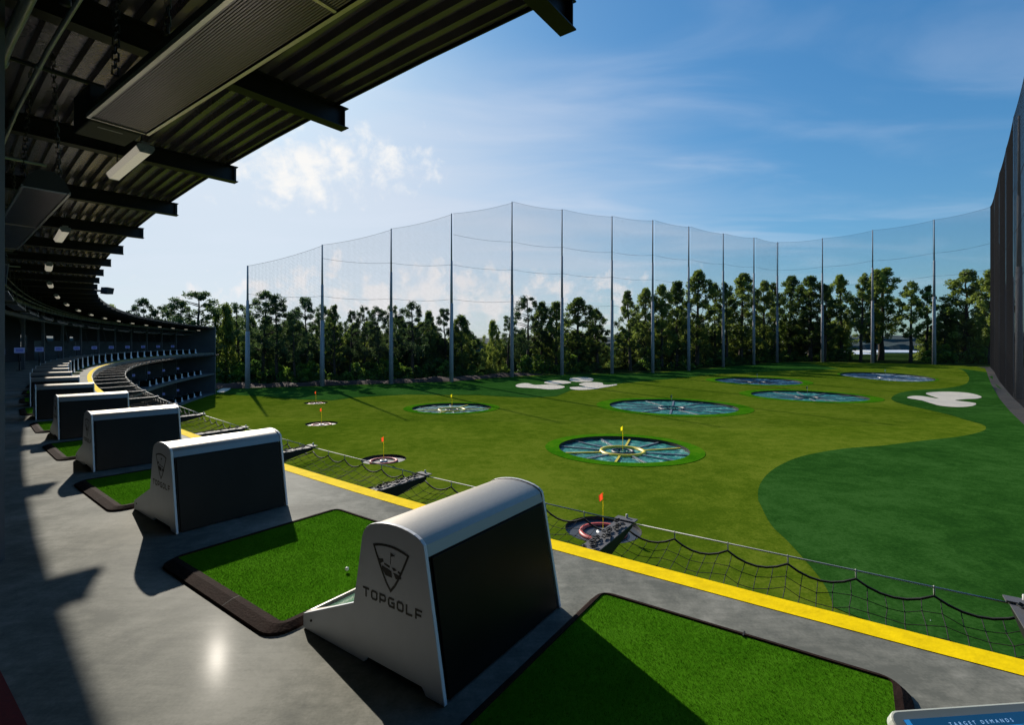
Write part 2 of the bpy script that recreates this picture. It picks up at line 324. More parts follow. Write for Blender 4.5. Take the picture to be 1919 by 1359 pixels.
# ------------------------------------------------------------------ plan of the curved deck edge
K7 = [-0.0138, -0.0128, -0.0104, -0.007, -0.0049, -0.0046, -0.0052, -0.0057, -0.0059, -0.0059, -0.0057, -0.0056, -0.0055, -0.0054, -0.0053, -0.0052, -0.0052, -0.0052, -0.0052, -0.0052]
DSS = .25
_s = np.arange(-16, 127.01, DSS)
_k = np.interp(_s, np.arange(20)*7.0-6, K7)
_th = np.cumsum(_k)*DSS; i0 = int(round(16/DSS))
_s6 = int(round(10/DSS)); _th += 2.5944-_th[_s6]
_x = np.cumsum(np.cos(_th))*DSS; _y = np.cumsum(np.sin(_th))*DSS
_x += .2633-_x[i0]; _y += 4.5615-_y[i0]
def P(s, u=0.0, z=0.0):
    """point on the deck plan: s along the edge from the camera, u towards the building, z up"""
    th = float(np.interp(s, _s, _th)); x = float(np.interp(s, _s, _x)); y = float(np.interp(s, _s, _y))
    return Vector((x-math.sin(th)*u, y+math.cos(th)*u, z))
def TH(s): return float(np.interp(s, _s, _th))
def sweep(s0, s1, prof, step=1.75, closed=True, caps=True, smooth=False):
    """sweep a (u, z) profile along the deck edge"""
    n = max(1, int(math.ceil((s1-s0)/step))); m = len(prof); vs = []; fs = []
    for i in range(n+1):
        s = s0+(s1-s0)*i/n
        for u, z in prof: vs.append(P(s, u, z))
    for i in range(n):
        for k in range(m if closed else m-1):
            fs.append((i*m+k, i*m+(k+1) % m, (i+1)*m+(k+1) % m, (i+1)*m+k))
    if closed and caps: fs += [tuple(range(m))[::-1], tuple(n*m+k for k in range(m))]
    return vs, fs
SEND = 115.6

# ------------------------------------------------------------------ ground height field
CTRL = [(110, 208, -7.75), (125, 202, -7.2), (135.5, 188.5, -7.05), (145.6, 173, -6.95), (148.4, 154.6, -7.1), (135.5, 139.5, -8.0), (121, 123.5, -9.4), (107, 107.8, -9.9), (93, 92, -10.1), (79, 77, -10.1),
        (95, 197, -8.1), (79, 187.6, -8.6), (61.3, 174, -9.2), (46, 164, -9.45), (31.7, 159, -9.45), (15.1, 151.4, -9.25), (0, 143, -9.15), (-15.8, 131, -9.9), (-30.6, 127, -10.1), (-45.4, 120, -10.1), (-60.3, 114.4, -10.1),
        (60, 130, -9.4), (80, 150, -8.8), (100, 160, -8.2), (115, 170, -7.6), (20, 110, -9.9), (40, 100, -10.1), (70, 100, -10.0), (0, 110, -10.05), (-30, 100, -10.1)]
for gx in range(-100, 101, 25):
    for gy in range(-40, 90, 25): CTRL.append((gx, gy, -10.1))
CT = np.array(CTRL)
def hgt_(x, y):
    d2 = (CT[:, 0]-x)**2+(CT[:, 1]-y)**2; w = np.exp(-d2/(2*13.0**2))+1e-9*np.exp(-np.sqrt(d2)/60)
    return float((w*CT[:, 2]).sum()/w.sum())+CZ
def gp(px, py):
    """ground point in the direction of a photo pixel"""
    dx = (px-CX)/FPX; dz = -(py-YH)/FPX; y = 10.0
    lo, hi = 5.0, 900.0
    for _ in range(50):
        mid = (lo+hi)/2
        if CZ+dz*mid > hgt_(dx*mid, mid): lo = mid
        else: hi = mid
    return (dx*lo, lo)
def cdt(pts, loops, keep):
    """delaunay sheet through pts and closed loops; keep(cx, cy) filters faces"""
    vs = [Vector(p) for p in pts]; ed = []
    for lp in loops:
        b = len(vs); vs += [Vector(p) for p in lp]; ed += [(b+i, b+(i+1) % len(lp)) for i in range(len(lp))]
    v, e, f, *_ = delaunay_2d_cdt(vs, ed, [], 0, 1e-5)
    F = []
    for t in f:
        c = sum((v[i] for i in t), Vector((0, 0)))/len(t)
        if keep(c.x, c.y): F.append(tuple(t))
    return [(p.x, p.y) for p in v], F
def inpoly(x, y, poly):
    c = False; n = len(poly); j = n-1
    for i in range(n):
        xi, yi = poly[i]; xj, yj = poly[j]
        if (yi > y) != (yj > y) and x < (xj-xi)*(y-yi)/(yj-yi)+xi: c = not c
        j = i
    return c
def smoothloop(pts, n=6, closed=True):
    out = []; m = len(pts)
    for i in range(m if closed else m-1):
        p0, p1, p2, p3 = (np.array(pts[(i+k-1) % m if closed else min(m-1, max(0, i+k-1))]) for k in range(4))
        for t in np.linspace(0, 1, n, endpoint=False):
            q = .5*((2*p1)+(-p0+p2)*t+(2*p0-5*p1+4*p2-p3)*t*t+(-p0+3*p1-3*p2+p3)*t**3); out.append((float(q[0]), float(q[1])))
    return out
# targets: centre pixel, radius, kind
TG = [((1167, 840), 6.15, 'yellow'), ((847, 764.5), 6.2, 'yellowfar'), ((1259, 761.5), 9.9, 'teal'), ((1513, 742), 9.9, 'teal'), ((1419, 714), 10.1, 'blue'), ((1659.5, 705.5), 10.5, 'silver'),
      ((1130, 992), 2.05, 'red'), ((719, 861), 1.93, 'red'), ((602.5, 794), 1.95, 'red'), ((592, 755), 1.95, 'red')]
TGW = [(gp(*c), r, k) for c, r, k in TG]
print('targets', [(round(c[0], 1), round(c[1], 1), r, round(hgt_(*c), 2)) for c, r, k in TGW])
def circle(c, r, n=64): return [(c[0]+r*math.cos(2*math.pi*i/n), c[1]+r*math.sin(2*math.pi*i/n)) for i in range(n)]
pts = []
for x in range(-130, 201, 5):
    for y in range(-60, 281, 5):
        if not any((x-c[0])**2+(y-c[1])**2 < (r*1.06)**2 for c, r, k in TGW): pts.append((x+rng.uniform(-.4, .4), y+rng.uniform(-.4, .4)))
for rr, st in ((340, 24), (500, 24), (800, 24), (1600, 24), (3500, 24), (8000, 24)):
    for i in range(st): pts.append((30+rr*math.cos(2*math.pi*i/st), 110+rr*math.sin(2*math.pi*i/st)))
holes = [circle(c, r) for c, r, k in TGW]
v2, F = cdt(pts, holes, lambda x, y: not any((x-c[0])**2+(y-c[1])**2 < r*r*.995 for c, r, k in TGW))
POLES = [(-60.3, 114.4, 28.0), (-45.4, 120, 33.9), (-30.6, 127, 39.3), (-15.8, 131, 44), (0, 143, 50), (15.1, 151.4, 50), (31.7, 159, 50), (46, 164, 50), (61.3, 174, 50), (79, 187.6, 50),
         (95, 197, 50), (110, 208, 50), (125, 202, 50), (135.5, 188.5, 50), (145.6, 173, 50), (148.4, 154.6, 50), (136.6, 141, 50), (120.5, 123, 51.5), (106.8, 107.4, 52), (93, 92, 52), (79.3, 76.5, 52), (66, 61, 52)]
field = [(p[0]*1.0, p[1]) for p in POLES]+[(60, 40), (40, -30), (-40, -30), (-90, 60)]
mb = MB(); mb.add([(x, y, hgt_(x, y)) for x, y in v2], F, True)
for i, t in enumerate(F):
    c = sum((Vector(v2[k]) for k in t), Vector((0, 0)))/len(t)
    mb.mi[i] = 0 if inpoly(c.x, c.y, field) else 1
g = fixn(mb.build('ground', [MT['turf'], MT['wild']])); tag(g, kind='structure')
def sheet(name, loop, m, dz, step=4.0, holes=(), **k):
    xs = [p[0] for p in loop]; ys = [p[1] for p in loop]; pts = []
    x = min(xs)
    while x < max(xs):
        y = min(ys)
        while y < max(ys):
            if inpoly(x, y, loop): pts.append((x, y))
            y += step
        x += step
    v, F = cdt(pts, [loop]+list(holes), lambda x, y: inpoly(x, y, loop) and not any(inpoly(x, y, h) for h in holes))
    mb = MB(); mb.add([(x, y, hgt_(x, y)+dz) for x, y in v], F, True); o = fixn(mb.build(name, m)); 
    return o
px = lambda L: [gp(*p) for p in L]
c7 = lambda L: [(1300+a/3.1, 660+b/3.1) for a, b in L]
c6 = lambda L: [(880+a/3.69, 680+b/3.69) for a, b in L]
rl = smoothloop(px([(1562, 1140), (1540, 1090), (1480, 1020), (1445, 985), (1424, 945)]+c7([(375, 860), (378, 790), (420, 720), (500, 660), (620, 610), (760, 580), (900, 560), (1100, 545), (1300, 520), (1500, 498), (1600, 482), (1680, 460), (1698, 440), (1670, 420), (1580, 395), (1500, 370), (1400, 345), (1250, 312), (1165, 287), (1150, 265), (1200, 237), (1300, 222), (1450, 212), (1570, 190), (1600, 160), (1590, 130), (1560, 105)])+[(1790, 690)]), 4, False)
rl += [(136, 150), (134, 140), (118, 123), (104, 106), (91, 91), (77, 75), (60, 55), (45, 20), (35, 5), (20, 8)]
tag(sheet('rough_turf', rl, MT['rough'], .03), kind='structure')
bl = px([(400, 738), (500, 744), (560, 749), (622, 751), (665, 745), (760, 740), (900, 741), (930, 743), (990, 746), (1043, 743), (1067, 733), (1110, 726), (1170, 718), (1250, 711), (1340, 702), (1450, 696), (1574, 692)])
bl = bl+[(118, 200), (110, 207), (95, 196), (79, 186.6), (61.3, 173), (46, 163), (31.7, 158), (15.1, 150.4), (0, 142), (-15.8, 130), (-30.6, 126), (-45.4, 119), (-60.3, 113.4), (-66, 111)]
tag(sheet('rough_turf', bl, MT['rough'], .03), kind='structure')
# clay bank behind the left poles and the bare strip along the right poles
cb = [(-72, 111), (-60.3, 115.2), (-45.4, 121), (-30.6, 127.8), (-15.8, 132), (-1, 143.4), (10, 150)]
cbs = [tuple(np.array(cb[int(q)])*(1-(q % 1))+np.array(cb[min(6, int(q)+1)])*(q % 1)) for q in np.arange(0, 6.01, .125)]
mb = MB(); vs = []
for q, (bx, by) in enumerate(cbs):
    zg = hgt_(bx, by); e = .25*math.sin(q*1.3)+.2*math.sin(q*.47); env = min(1, (len(cbs)-q)/9)
    vs += [(bx, by, zg-.1), (bx-.6, by+1.6, zg+(.45+e)*env), (bx-1.4, by+4.2, zg+(.75+e)*env), (bx-6, by+22, zg-.3)]
mb.add(vs, [(4*q+k_, 4*q+4+k_, 4*q+5+k_, 4*q+1+k_) for q in range(len(cbs)-1) for k_ in range(3)], True); tag(fixn(mb.build('clay_bank', MT['dirt'])), kind='structure')
tag(sheet('soil_strip', [(145.5, 157)]+px([(1846, 690), (1852, 706), (1858, 722), (1873, 748), (1893, 772), (1919, 797), (1960, 840), (2010, 890)])+[(66, 46), (84, 66), (98, 82), (112, 98), (126, 113), (143, 132), (157, 156)], MT['dirtdark'], .06, 3), kind='structure')
BK = [('five lobed', c6([(318, 160), (345, 147), (400, 143), (450, 155), (520, 153), (600, 155), (655, 165), (640, 178), (560, 186), (480, 180), (400, 175), (340, 172)]), 'pale bunker with wavy outline, front left of the bunker group below the tall net poles'),
      ('b', c6([(515, 139), (550, 127), (620, 124), (680, 130), (702, 140), (660, 147), (600, 150), (545, 148)]), 'pale bunker half in tree shade, middle left of the bunker group'),
      ('c', c6([(690, 118), (710, 106), (773, 102), (835, 106), (857, 118), (835, 130), (773, 134), (710, 130)]), 'round grey shaded bunker, rearmost of the bunker group'),
      ('d', c6([(695, 172), (745, 168), (800, 166), (755, 152), (800, 138), (870, 137), (918, 142), (925, 153), (960, 155), (1015, 150), (1010, 158), (930, 172), (850, 185), (760, 190), (705, 184)]), 'pale two fingered bunker, front right of the bunker group'),
      ('r', c7([(1240, 268), (1270, 257), (1330, 258), (1425, 273), (1352, 246), (1370, 236), (1480, 232), (1600, 240), (1670, 260), (1650, 272), (1585, 275), (1518, 283), (1600, 293), (1640, 301), (1620, 315), (1540, 322), (1440, 315), (1380, 300), (1320, 282)]), 'large three lobed pale bunker beside the right hand net wall'),
      ('l', [(406, 735), (416, 729), (431, 727), (430, 731), (418, 736)], 'small pale bunker at the far end of the building')]
for _, L, lab in BK:
    tag(sheet('bunker', smoothloop(px(L), 4), MT['sand'], .07, 2), lab, 'bunker', 'pale bunkers on the range')

# ------------------------------------------------------------------ targets
TL = ['large round target pit with yellow inner ring and spokes, nearest of the big targets', 'round target pit with small yellow ring, left of the teal targets',
      'big teal target pit with dark green flag in the middle of the range', 'big teal target pit right of the middle one, below the blue target', 'blue target pit in front of the far net poles', 'wide silver spoked target pit at the far right corner',
      'small red ringed target pit just beyond the safety net, nearest to the deck', 'small red ringed target pit left of the near dispenser, under an orange flag', 'small red ringed target pit third from the deck', 'smallest looking red ringed target pit, farthest of the red row']
FL = ['yellow flag on the nearest big target', 'yellow flag on the left yellow ringed target', 'dark green flag on the middle teal target', 'small brown flag on the right teal target', 'small blue flag on the far blue target', 'white flag on the far right silver target',
      'orange flag on the nearest red target', 'orange red flag on the second red target', 'small red flag on the third red target', 'tiny red flag on the farthest red target']
for i, (c, r, k) in enumerate(TGW):
    z = hgt_(*c); t = empty('target_pit', (c[0], c[1], z)); tag(t, TL[i], 'golf target', 'round target pits on the range')
    dep = .40 if r > 3 else .25; n = 64
    m = MB(); vs = []; fs = []
    for j in range(n):
        a = 2*math.pi*j/n; gz = hgt_(c[0]+r*math.cos(a), c[1]+r*math.sin(a))-z
        vs += [(r*math.cos(a), r*math.sin(a), gz+.01), (r*math.cos(a), r*math.sin(a), gz-dep-.3)]
    fs = [(2*j, 2*((j+1) % n), 2*((j+1) % n)+1, 2*j+1) for j in range(n)]
    m.add(vs, fs, True); m.build('pit_wall', MT['black'], t)
    m = MB(); vs = [(0, 0, -dep)]; NR = 12
    for q in range(1, NR+1):
        for j in range(n):
            a = 2*math.pi*j/n; rr = r*q/NR; gz = hgt_(c[0]+r*math.cos(a), c[1]+r*math.sin(a))-z
            vs.append((rr*math.cos(a), rr*math.sin(a), (gz-dep*.8)*(q/NR)**1.5-dep*(1-(q/NR)**1.5)+ (rng.uniform(-.05, .05) if r > 3 else 0)))
    fs = [(0, 1+j, 1+(j+1) % n) for j in range(n)]
    for q in range(NR-1):
        fs += [(1+q*n+j, 1+q*n+(j+1) % n, 1+(q+1)*n+(j+1) % n, 1+(q+1)*n+j) for j in range(n)]
    m.add(vs, fs, True); m.build('target_net', MT[{'blue': 'poolblue', 'silver': 'poolpale', 'red': 'slate'}.get(k, 'pool')], t)
    zi = -dep+.12
    def ringm(rad, w, h, mt, nm):
        m = MB(); nn = 48; vs = []
        for j in range(nn):
            a = 2*math.pi*j/nn; ca, sa = math.cos(a), math.sin(a)
            vs += [(ca*(rad-w), sa*(rad-w), zi-h), (ca*(rad-w*.6), sa*(rad-w*.6), zi+h), (ca*(rad+w*.6), sa*(rad+w*.6), zi+h), (ca*(rad+w), sa*(rad+w), zi-h)]
        fs = []
        for j in range(nn):
            b, d = 4*j, 4*((j+1) % nn)
            fs += [(b+q, b+q+1, d+q+1, d+q) for q in range(3)]
        m.add(vs, fs, True); return m.build(nm, mt, t)
    if k.startswith('yellow'):
        ringm(r*.335, r*.03, .10, MT['yelpaint'], 'inner_ring'); ringm(r*.16, r*.018, .06, MT['slate'], 'centre_ring')
    elif k == 'red':
        ringm(r*.58, r*.06, .05, MT['redpaint'], 'inner_ring'); ringm(r*.12, r*.06, .05, MT['galv'], 'centre_ring')
    elif k == 'silver': ringm(r*.16, r*.02, .1, MT['galv'], 'inner_ring')
    else: ringm(r*.2, r*.016, .1, MT['slate'], 'inner_ring')
    if r > 3:
        NS = 12
        for j in range(NS):
            a = 2*math.pi*(j+.35)/NS; r0 = r*(.36 if k.startswith('yellow') else .22); r1 = r*.985; m = MB(); w = .10 if k.startswith('yellow') else .13
            if k == 'silver': w = .2
            ca, sa = math.cos(a), math.sin(a)
            zo = lambda rr: (hgt_(c[0]+r*ca, c[1]+r*sa)-z-dep*.8)*(rr/r)**1.5-dep*(1-(rr/r)**1.5)+.12
            m.hexa([(ca*r0+sa*w, sa*r0-ca*w, zo(r0)-.1), (ca*r1+sa*w, sa*r1-ca*w, zo(r1)-.1), (ca*r1-sa*w, sa*r1+ca*w, zo(r1)-.1), (ca*r0-sa*w, sa*r0+ca*w, zo(r0)-.1),
                    (ca*r0+sa*w, sa*r0-ca*w, zo(r0)), (ca*r1+sa*w, sa*r1-ca*w, zo(r1)), (ca*r1-sa*w, sa*r1+ca*w, zo(r1)), (ca*r0-sa*w, sa*r0+ca*w, zo(r0))])
            warm = k.startswith('yellow') and j % 3 != 1
            m.build('spoke', MT['yelpaint'] if (warm and j % 2 == 0) else (MT['galv'] if k != 'blue' else MT['slate']), t)
    if r > 3:
        inner = circle(c, r*1.004); outer = circle(c, r*1.22 if k != 'silver' else r*1.06, 96)
        v, F = cdt([], [outer, inner], lambda x, y: (x-c[0])**2+(y-c[1])**2 > (r*1.002)**2)
        m = MB(); m.add([(x-c[0], y-c[1], hgt_(x, y)+.035-z) for x, y in v], F, True); fixn(m.build('fringe', MT['ring'], t))
    # flag
    big = r > 3
    h = 2.45 if k.startswith('yellow') else 2.15
    fl = empty('golf_flag', (c[0], c[1], z+zi)); tag(fl, FL[i], 'flag', 'pin flags standing in the targets')
    m = MB(); m.tube([(0, 0, 0), (0, 0, h)], .02 if big else .014, 6); m.build('flag_pole', MT['galv'] if k in ('silver', 'teal', 'blue') else MT['yelflag'], fl)
    m = MB(); fw = .26; fh = .42; vs = []; nn = 6
    for q in range(nn+1):
        a = q/nn; xo = -fw*a; wv = .05*math.sin(a*7); hh = 1-.25*a
        vs += [(xo*.9, wv, h-fh*.08-a*fh*.35), (xo*.75, wv+.05, h-fh-(.12*a))]
    m.add(vs, [(2*q, 2*q+2, 2*q+3, 2*q+1) for q in range(nn)], True)
    fm = {'yellow': 'yelflag', 'yellowfar': 'yelflag', 'red': 'orange', 'teal': 'greenflag', 'blue': 'greenflag', 'silver': 'white'}[k]
    m.build('flag_cloth', MT[fm], fl)

# ------------------------------------------------------------------ perimeter net poles and netting
for i, (x, y, h) in enumerate(POLES):
    zb = hgt_(x, y); t = empty('net_pole', (x, y, zb-.3))
    side = 'along the left and far side' if i < 12 else ('across the far right side' if i < 16 else 'of the right hand net wall')
    tag(t, 'tall stepped grey net pole, %s counted from the left' % ordn(i+1), 'pole', 'tall poles holding the perimeter net')
    hh = h+.3; a, b = hh*.47, hh*.72
    m = MB(); m.tube([(0, 0, 0), (0, 0, a)], [.56, .45], 14); m.build('lower_section', MT['pole'], t)
    m = MB(); m.tube([(0, 0, a), (0, 0, b)], [.36, .30], 12); m.build('middle_section', MT['pole'], t)
    m = MB(); m.tube([(0, 0, b), (0, 0, hh)], [.23, .16], 10); m.build('upper_section', MT['pole'], t)
for i in range(len(POLES)-1):
    (x0, y0, h0), (x1, y1, h1) = POLES[i], POLES[i+1]
    a = Vector((x0, y0, hgt_(x0, y0))); b = Vector((x1, y1, hgt_(x1, y1))); L = (Vector((x1-x0, y1-y0)).length)
    t = empty('perimeter_net', a); tag(t, 'fine dark netting hung between the %s and %s net poles from the left' % (ordn(i+1), ordn(i+2)), 'netting', 'panels of the perimeter net')
    sag = .45
    ctr = Vector((40, 90, 0)); dd_ = Vector((x1-x0, y1-y0, 0)).normalized(); nn_ = Vector((-dd_.y, dd_.x, 0)); nn_ = nn_ if nn_.dot(ctr-Vector(((x0+x1)/2, (y0+y1)/2, 0))) > 0 else -nn_
    t.location = a+nn_*.75
    def top(f): return a.z+h0-.2+(b.z+h1-.4-a.z-h0+.2)*f-sag*4*f*(1-f)
    def bot(f): return a.z+(b.z-a.z)*f+.15
    m = MB(); sp = .28 if i < 15 else .36; n = int(L/sp); wd = .0125 if i < 15 else .010
    d = (b-a); d.z = 0; d.normalize(); pv = Vector((-d.y, d.x, 0))
    for k in range(1, n):
        f = k/n; p = Vector((x0+(x1-x0)*f, y0+(y1-y0)*f, 0))-Vector((a.x, a.y, 0)); z0, z1 = bot(f)-a.z, top(f)-a.z
        q = [p+d*wd, p+pv*wd-d*wd*.5, p-pv*wd-d*wd*.5]
        m.add([v+Vector((0, 0, z0)) for v in q]+[v+Vector((0, 0, z1)) for v in q], [(0, 1, 4, 3), (1, 2, 5, 4), (2, 0, 3, 5)])
    H = min(h0, h1)-1
    nz = int(H/sp); seg = 6
    for k in range(1, nz):
        g_ = k/nz; vs = []
        for q in range(seg+1):
            f = q/seg; p = Vector((x0+(x1-x0)*f-a.x, y0+(y1-y0)*f-a.y, bot(f)+(top(f)-bot(f))*g_-a.z))
            vs += [p+Vector((0, 0, wd)), p+pv*wd-Vector((0, 0, wd*.5)), p-pv*wd-Vector((0, 0, wd*.5))]
        m.add(vs, [(3*q+e, 3*q+(e+1) % 3, 3*q+3+(e+1) % 3, 3*q+3+e) for q in range(seg) for e in range(3)])
    m.build('net_mesh', MT['net'], t)
    m = MB(); m.tube([Vector((x0+(x1-x0)*f-a.x, y0+(y1-y0)*f-a.y, top(f)-a.z)) for f in np.linspace(0, 1, 9)], .035, 5); m.build('top_rope', MT['net'], t)
    for zc in (38.4, 30.5, 21.5):
        if zc < H-1:
            m = MB(); m.tube([Vector((x0+(x1-x0)*f-a.x, y0+(y1-y0)*f-a.y, (b.z-a.z)*f+zc-.5*4*f*(1-f))) for f in np.linspace(0, 1, 7)], .032, 5); m.build('cross_cable', MT['net'], t)

#PART2
# ------------------------------------------------------------------ the curved building
S0 = -14.0
ZC, ZR = 4.92, 5.10                # underside of decking, top of roof
bld = empty('range_building', P(60, 5, -8.2)); tag(bld, 'long curved three storey driving range building, dark open bays under a flat metal roof', 'building')
BO = bld.location.copy()
def sub(vs): return [Vector(v)-BO for v in vs]
def bsweep(name, s0, s1, prof, m, step=1.75, smooth=False, parent=bld, **k):
    vs, fs = sweep(s0, s1, prof, step, **k); mb = MB(); mb.add(sub(vs), fs, smooth); o = mb.build(name, m, parent); return fixn(o)
UD = 9.2
# floor: the deck itself (setting), yellow line, carpet
vs, fs = sweep(S0, SEND, [(0, -.32), (0, 0), (UD, 0), (UD, -.32)], .875); mb = MB(); mb.add(vs, fs); f_ = fixn(mb.build('floor', MT['concrete'])); tag(f_, kind='structure')
vs, fs = sweep(S0, SEND, [(.004, .004), (.19, .004)], .875, closed=False); mb = MB(); mb.add(vs, fs); tag(fixn(mb.build('yellow_edge_line', MT['yellow'])), kind='structure')
vs, fs = sweep(-7, 1.25, [(3.30, .004), (3.30, .02), (5.2, .02), (5.2, .004)], .9); mb = MB(); mb.add(vs, fs); tag(fixn(mb.build('floor_mat', MT['red'])), 'dark red floor mat at the bottom left corner of the deck', 'floor mat')
bsweep('edge_fascia', S0, SEND, [(-.02, -.42), (-.02, -.03), (-.004, -.03), (-.004, -.42)], MT['fascia'])
# trapezoidal decking
prof = []; u = -.05; pitch = .19
while u < UD:
    prof += [(u, ZC), (u+.05, ZC), (u+.072, ZC+.075), (u+.155, ZC+.075), (u+.177, ZC)]; u += pitch
bsweep('roof_decking', S0, SEND, prof, MT['deckmetal'], closed=False, caps=False)
bsweep('roof_slab', S0, SEND, [(-.055, ZC+.079), (-.055, ZR), (UD, ZR), (UD, ZC+.079)], MT['fascia'])
bsweep('roof_edge_trim', S0, SEND, [(-.08, ZC-.03), (-.08, ZR+.05), (-.06, ZR+.05), (-.06, ZC-.03)], MT['steel'])
# radial roof beams: I section with end stiffener
def beam(s):
    a = P(s, -.24, 0)-BO; a.z = 0; n = (P(s, 1, 0)-P(s, 0, 0)); tt = Vector((n.y, -n.x, 0)); zt = ZC-.006-BO.z; zb = zt-.27; L = UD-.1
    mb = MB()
    def bx(u0, u1, w, z0, z1):
        q = [a+n*u0-tt*w, a+n*u1-tt*w, a+n*u1+tt*w, a+n*u0+tt*w]
        mb.hexa([v+Vector((0, 0, z0)) for v in q]+[v+Vector((0, 0, z1)) for v in q])
    bx(0, L, .085, zb, zb+.014); bx(0, L, .085, zt-.012, zt); bx(.004, L, .006, zb+.014, zt-.012)
    for u in (.05, 3.2, 6.2): bx(u, u+.012, .08, zb+.014, zt-.012)
    return fixn(mb.build('roof_beam', MT['steel'], bld))
SB = [-0.1476+3.5*i for i in range(-3, 34)]
for s in SB:
    if s < SEND-1: beam(s)
# light gauge joists and bridging deeper inside
for u in (4.1, 6.9):
    bsweep('ceiling_joist', S0, SEND, [(u, ZC-.52), (u+.12, ZC-.52), (u+.12, ZC-.30), (u, ZC-.30)], MT['steel'], step=3.5)
for i, (u, r, z) in enumerate(((2.72, .022, 4.42), (2.98, .045, 4.36), (3.42, .13, 4.30), (5.2, .09, 4.1))):
    vs = [P(s, u, z)-BO for s in np.arange(S0, SEND, 1.75)]; mb = MB(); mb.tube(vs, r, 10 if r > .04 else 6)
    for s in np.arange(S0, 40, 1.75): 
        p = P(s+.4, u, z)-BO; q = P(s+.46, u, z)-BO; mb.tube([p, q], r*1.3, 10)
    mb.build('ceiling_pipe', MT['pipe'], bld)
# purlins, rods and conduits crossing the inner part of the ceiling
for q in range(26):
    s_ = -3+q*1.17; mb = MB()
    if q % 3 == 0: mb.tube([P(s_, 2.2, 4.46)-BO, P(s_, UD-.3, 4.46)-BO], .022, 6)
    elif q % 3 == 1: mb.tube([P(s_, 2.95+.4*(q % 2), ZC)-BO, P(s_, 2.95+.4*(q % 2), 3.95)-BO], .012, 5); mb.tube([P(s_, 2.95+.4*(q % 2), 4.0)-BO, P(s_, 2.95+.4*(q % 2), 3.93)-BO], .035, 8)
    else:
        p_ = P(s_, 3.3, 4.5)-BO; mb.tube([p_+Vector((0, 0, .3)), p_, P(s_+.9, 4.3, 4.35)-BO, P(s_+1.0, 5.6, 4.35)-BO], .014, 5)
    mb.build('conduit', MT['pipe'] if q % 2 else MT['steel'], bld)
# duct run under the beams behind the bays
bsweep('duct_run', 20, SEND, [(3.92, 3.52), (4.22, 3.52), (4.22, 3.74), (3.92, 3.74)], MT['column'], step=3.5)
# lower levels
for zz, nm in ((-4.1, 'middle_slab'), (-8.12, 'ground_slab')):
    bsweep(nm, 10, SEND, [(.0, zz-.32), (0, zz), (UD, zz), (UD, zz-.32)], MT['fascia'], step=1.75)
# columns on the line behind the tees, three storeys tall
SC = [2.6+7*i for i in range(0, 17)]
SC = [s for s in SC if s > 20 and s < SEND-1]
for s in SC:
    mb = MB()
    for (z0, z1) in ((-8.1, -4.44), (-4.08, -.34), (.002, ZC-.3)):
        a = P(s, 4.0, z0)-BO; n = (P(s, 1, 0)-P(s, 0, 0))*.09; tt = Vector((n.y, -n.x, 0)); H = Vector((0, 0, z1-z0))
        q = [a-n-tt, a+n-tt, a+n+tt, a-n+tt]; mb.hexa(q+[v+H for v in q])
    fixn(mb.build('column', MT['column'], bld))
# slim post at the left edge of the view
p0 = Vector((-4.165, 4.02, 0)); mb = MB(); mb.box((p0.x-.05-BO.x, p0.y-.05-BO.y, .002-BO.z), (p0.x+.05-BO.x, p0.y+.05-BO.y, ZC-.3-BO.z)); mb.build('column', MT['column'], bld)
# raking struts behind the columns
for s in SC:
    mb = MB(); mb.tube([P(s+.6, 5.6, ZC-.5)-BO, P(s+2.6, 5.6, 1.9)-BO], .05, 6); mb.build('brace', MT['column'], bld)
# rear wall with openings
open_s = {52: 1.9, 59.5: 1.5, 67: 1.7, 74: 2.4, 81: 1.4}
s = S0; segs = []
for so_ in sorted(open_s):
    segs.append((s, so_)); s = so_+open_s[so_]
segs.append((s, SEND))
mb = MB()
for a, b in segs:
    vs, fs = sweep(a, b, [(UD-.15, .002), (UD-.15, ZC-.002), (UD-.002, ZC-.002), (UD-.002, .002)], 3.5); mb.add(sub(vs), fs)
for so_, w in open_s.items():
    for z0, z1 in ((.002, .9), (2.7, ZC-.002)):
        vs, fs = sweep(so_, so_+w, [(UD-.15, z0), (UD-.15, z1), (UD-.002, z1), (UD-.002, z0)], 3.5); mb.add(sub(vs), fs)
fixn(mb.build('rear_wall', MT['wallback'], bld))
for so_, w in open_s.items():
    mb = MB()
    for q in range(3):
        vs, fs = sweep(so_, so_+w, [(UD-.12, 1.2+.5*q), (UD-.12, 1.25+.5*q), (UD-.07, 1.25+.5*q), (UD-.07, 1.2+.5*q)], 3.5); mb.add(sub(vs), fs)
    fixn(mb.build('window', MT['steel'], bld))
bsweep('rear_wall', 30, SEND, [(UD-.15, -8.1), (UD-.15, -.34), (UD-.002, -.34), (UD-.002, -8.1)], MT['wallback'], step=3.5)
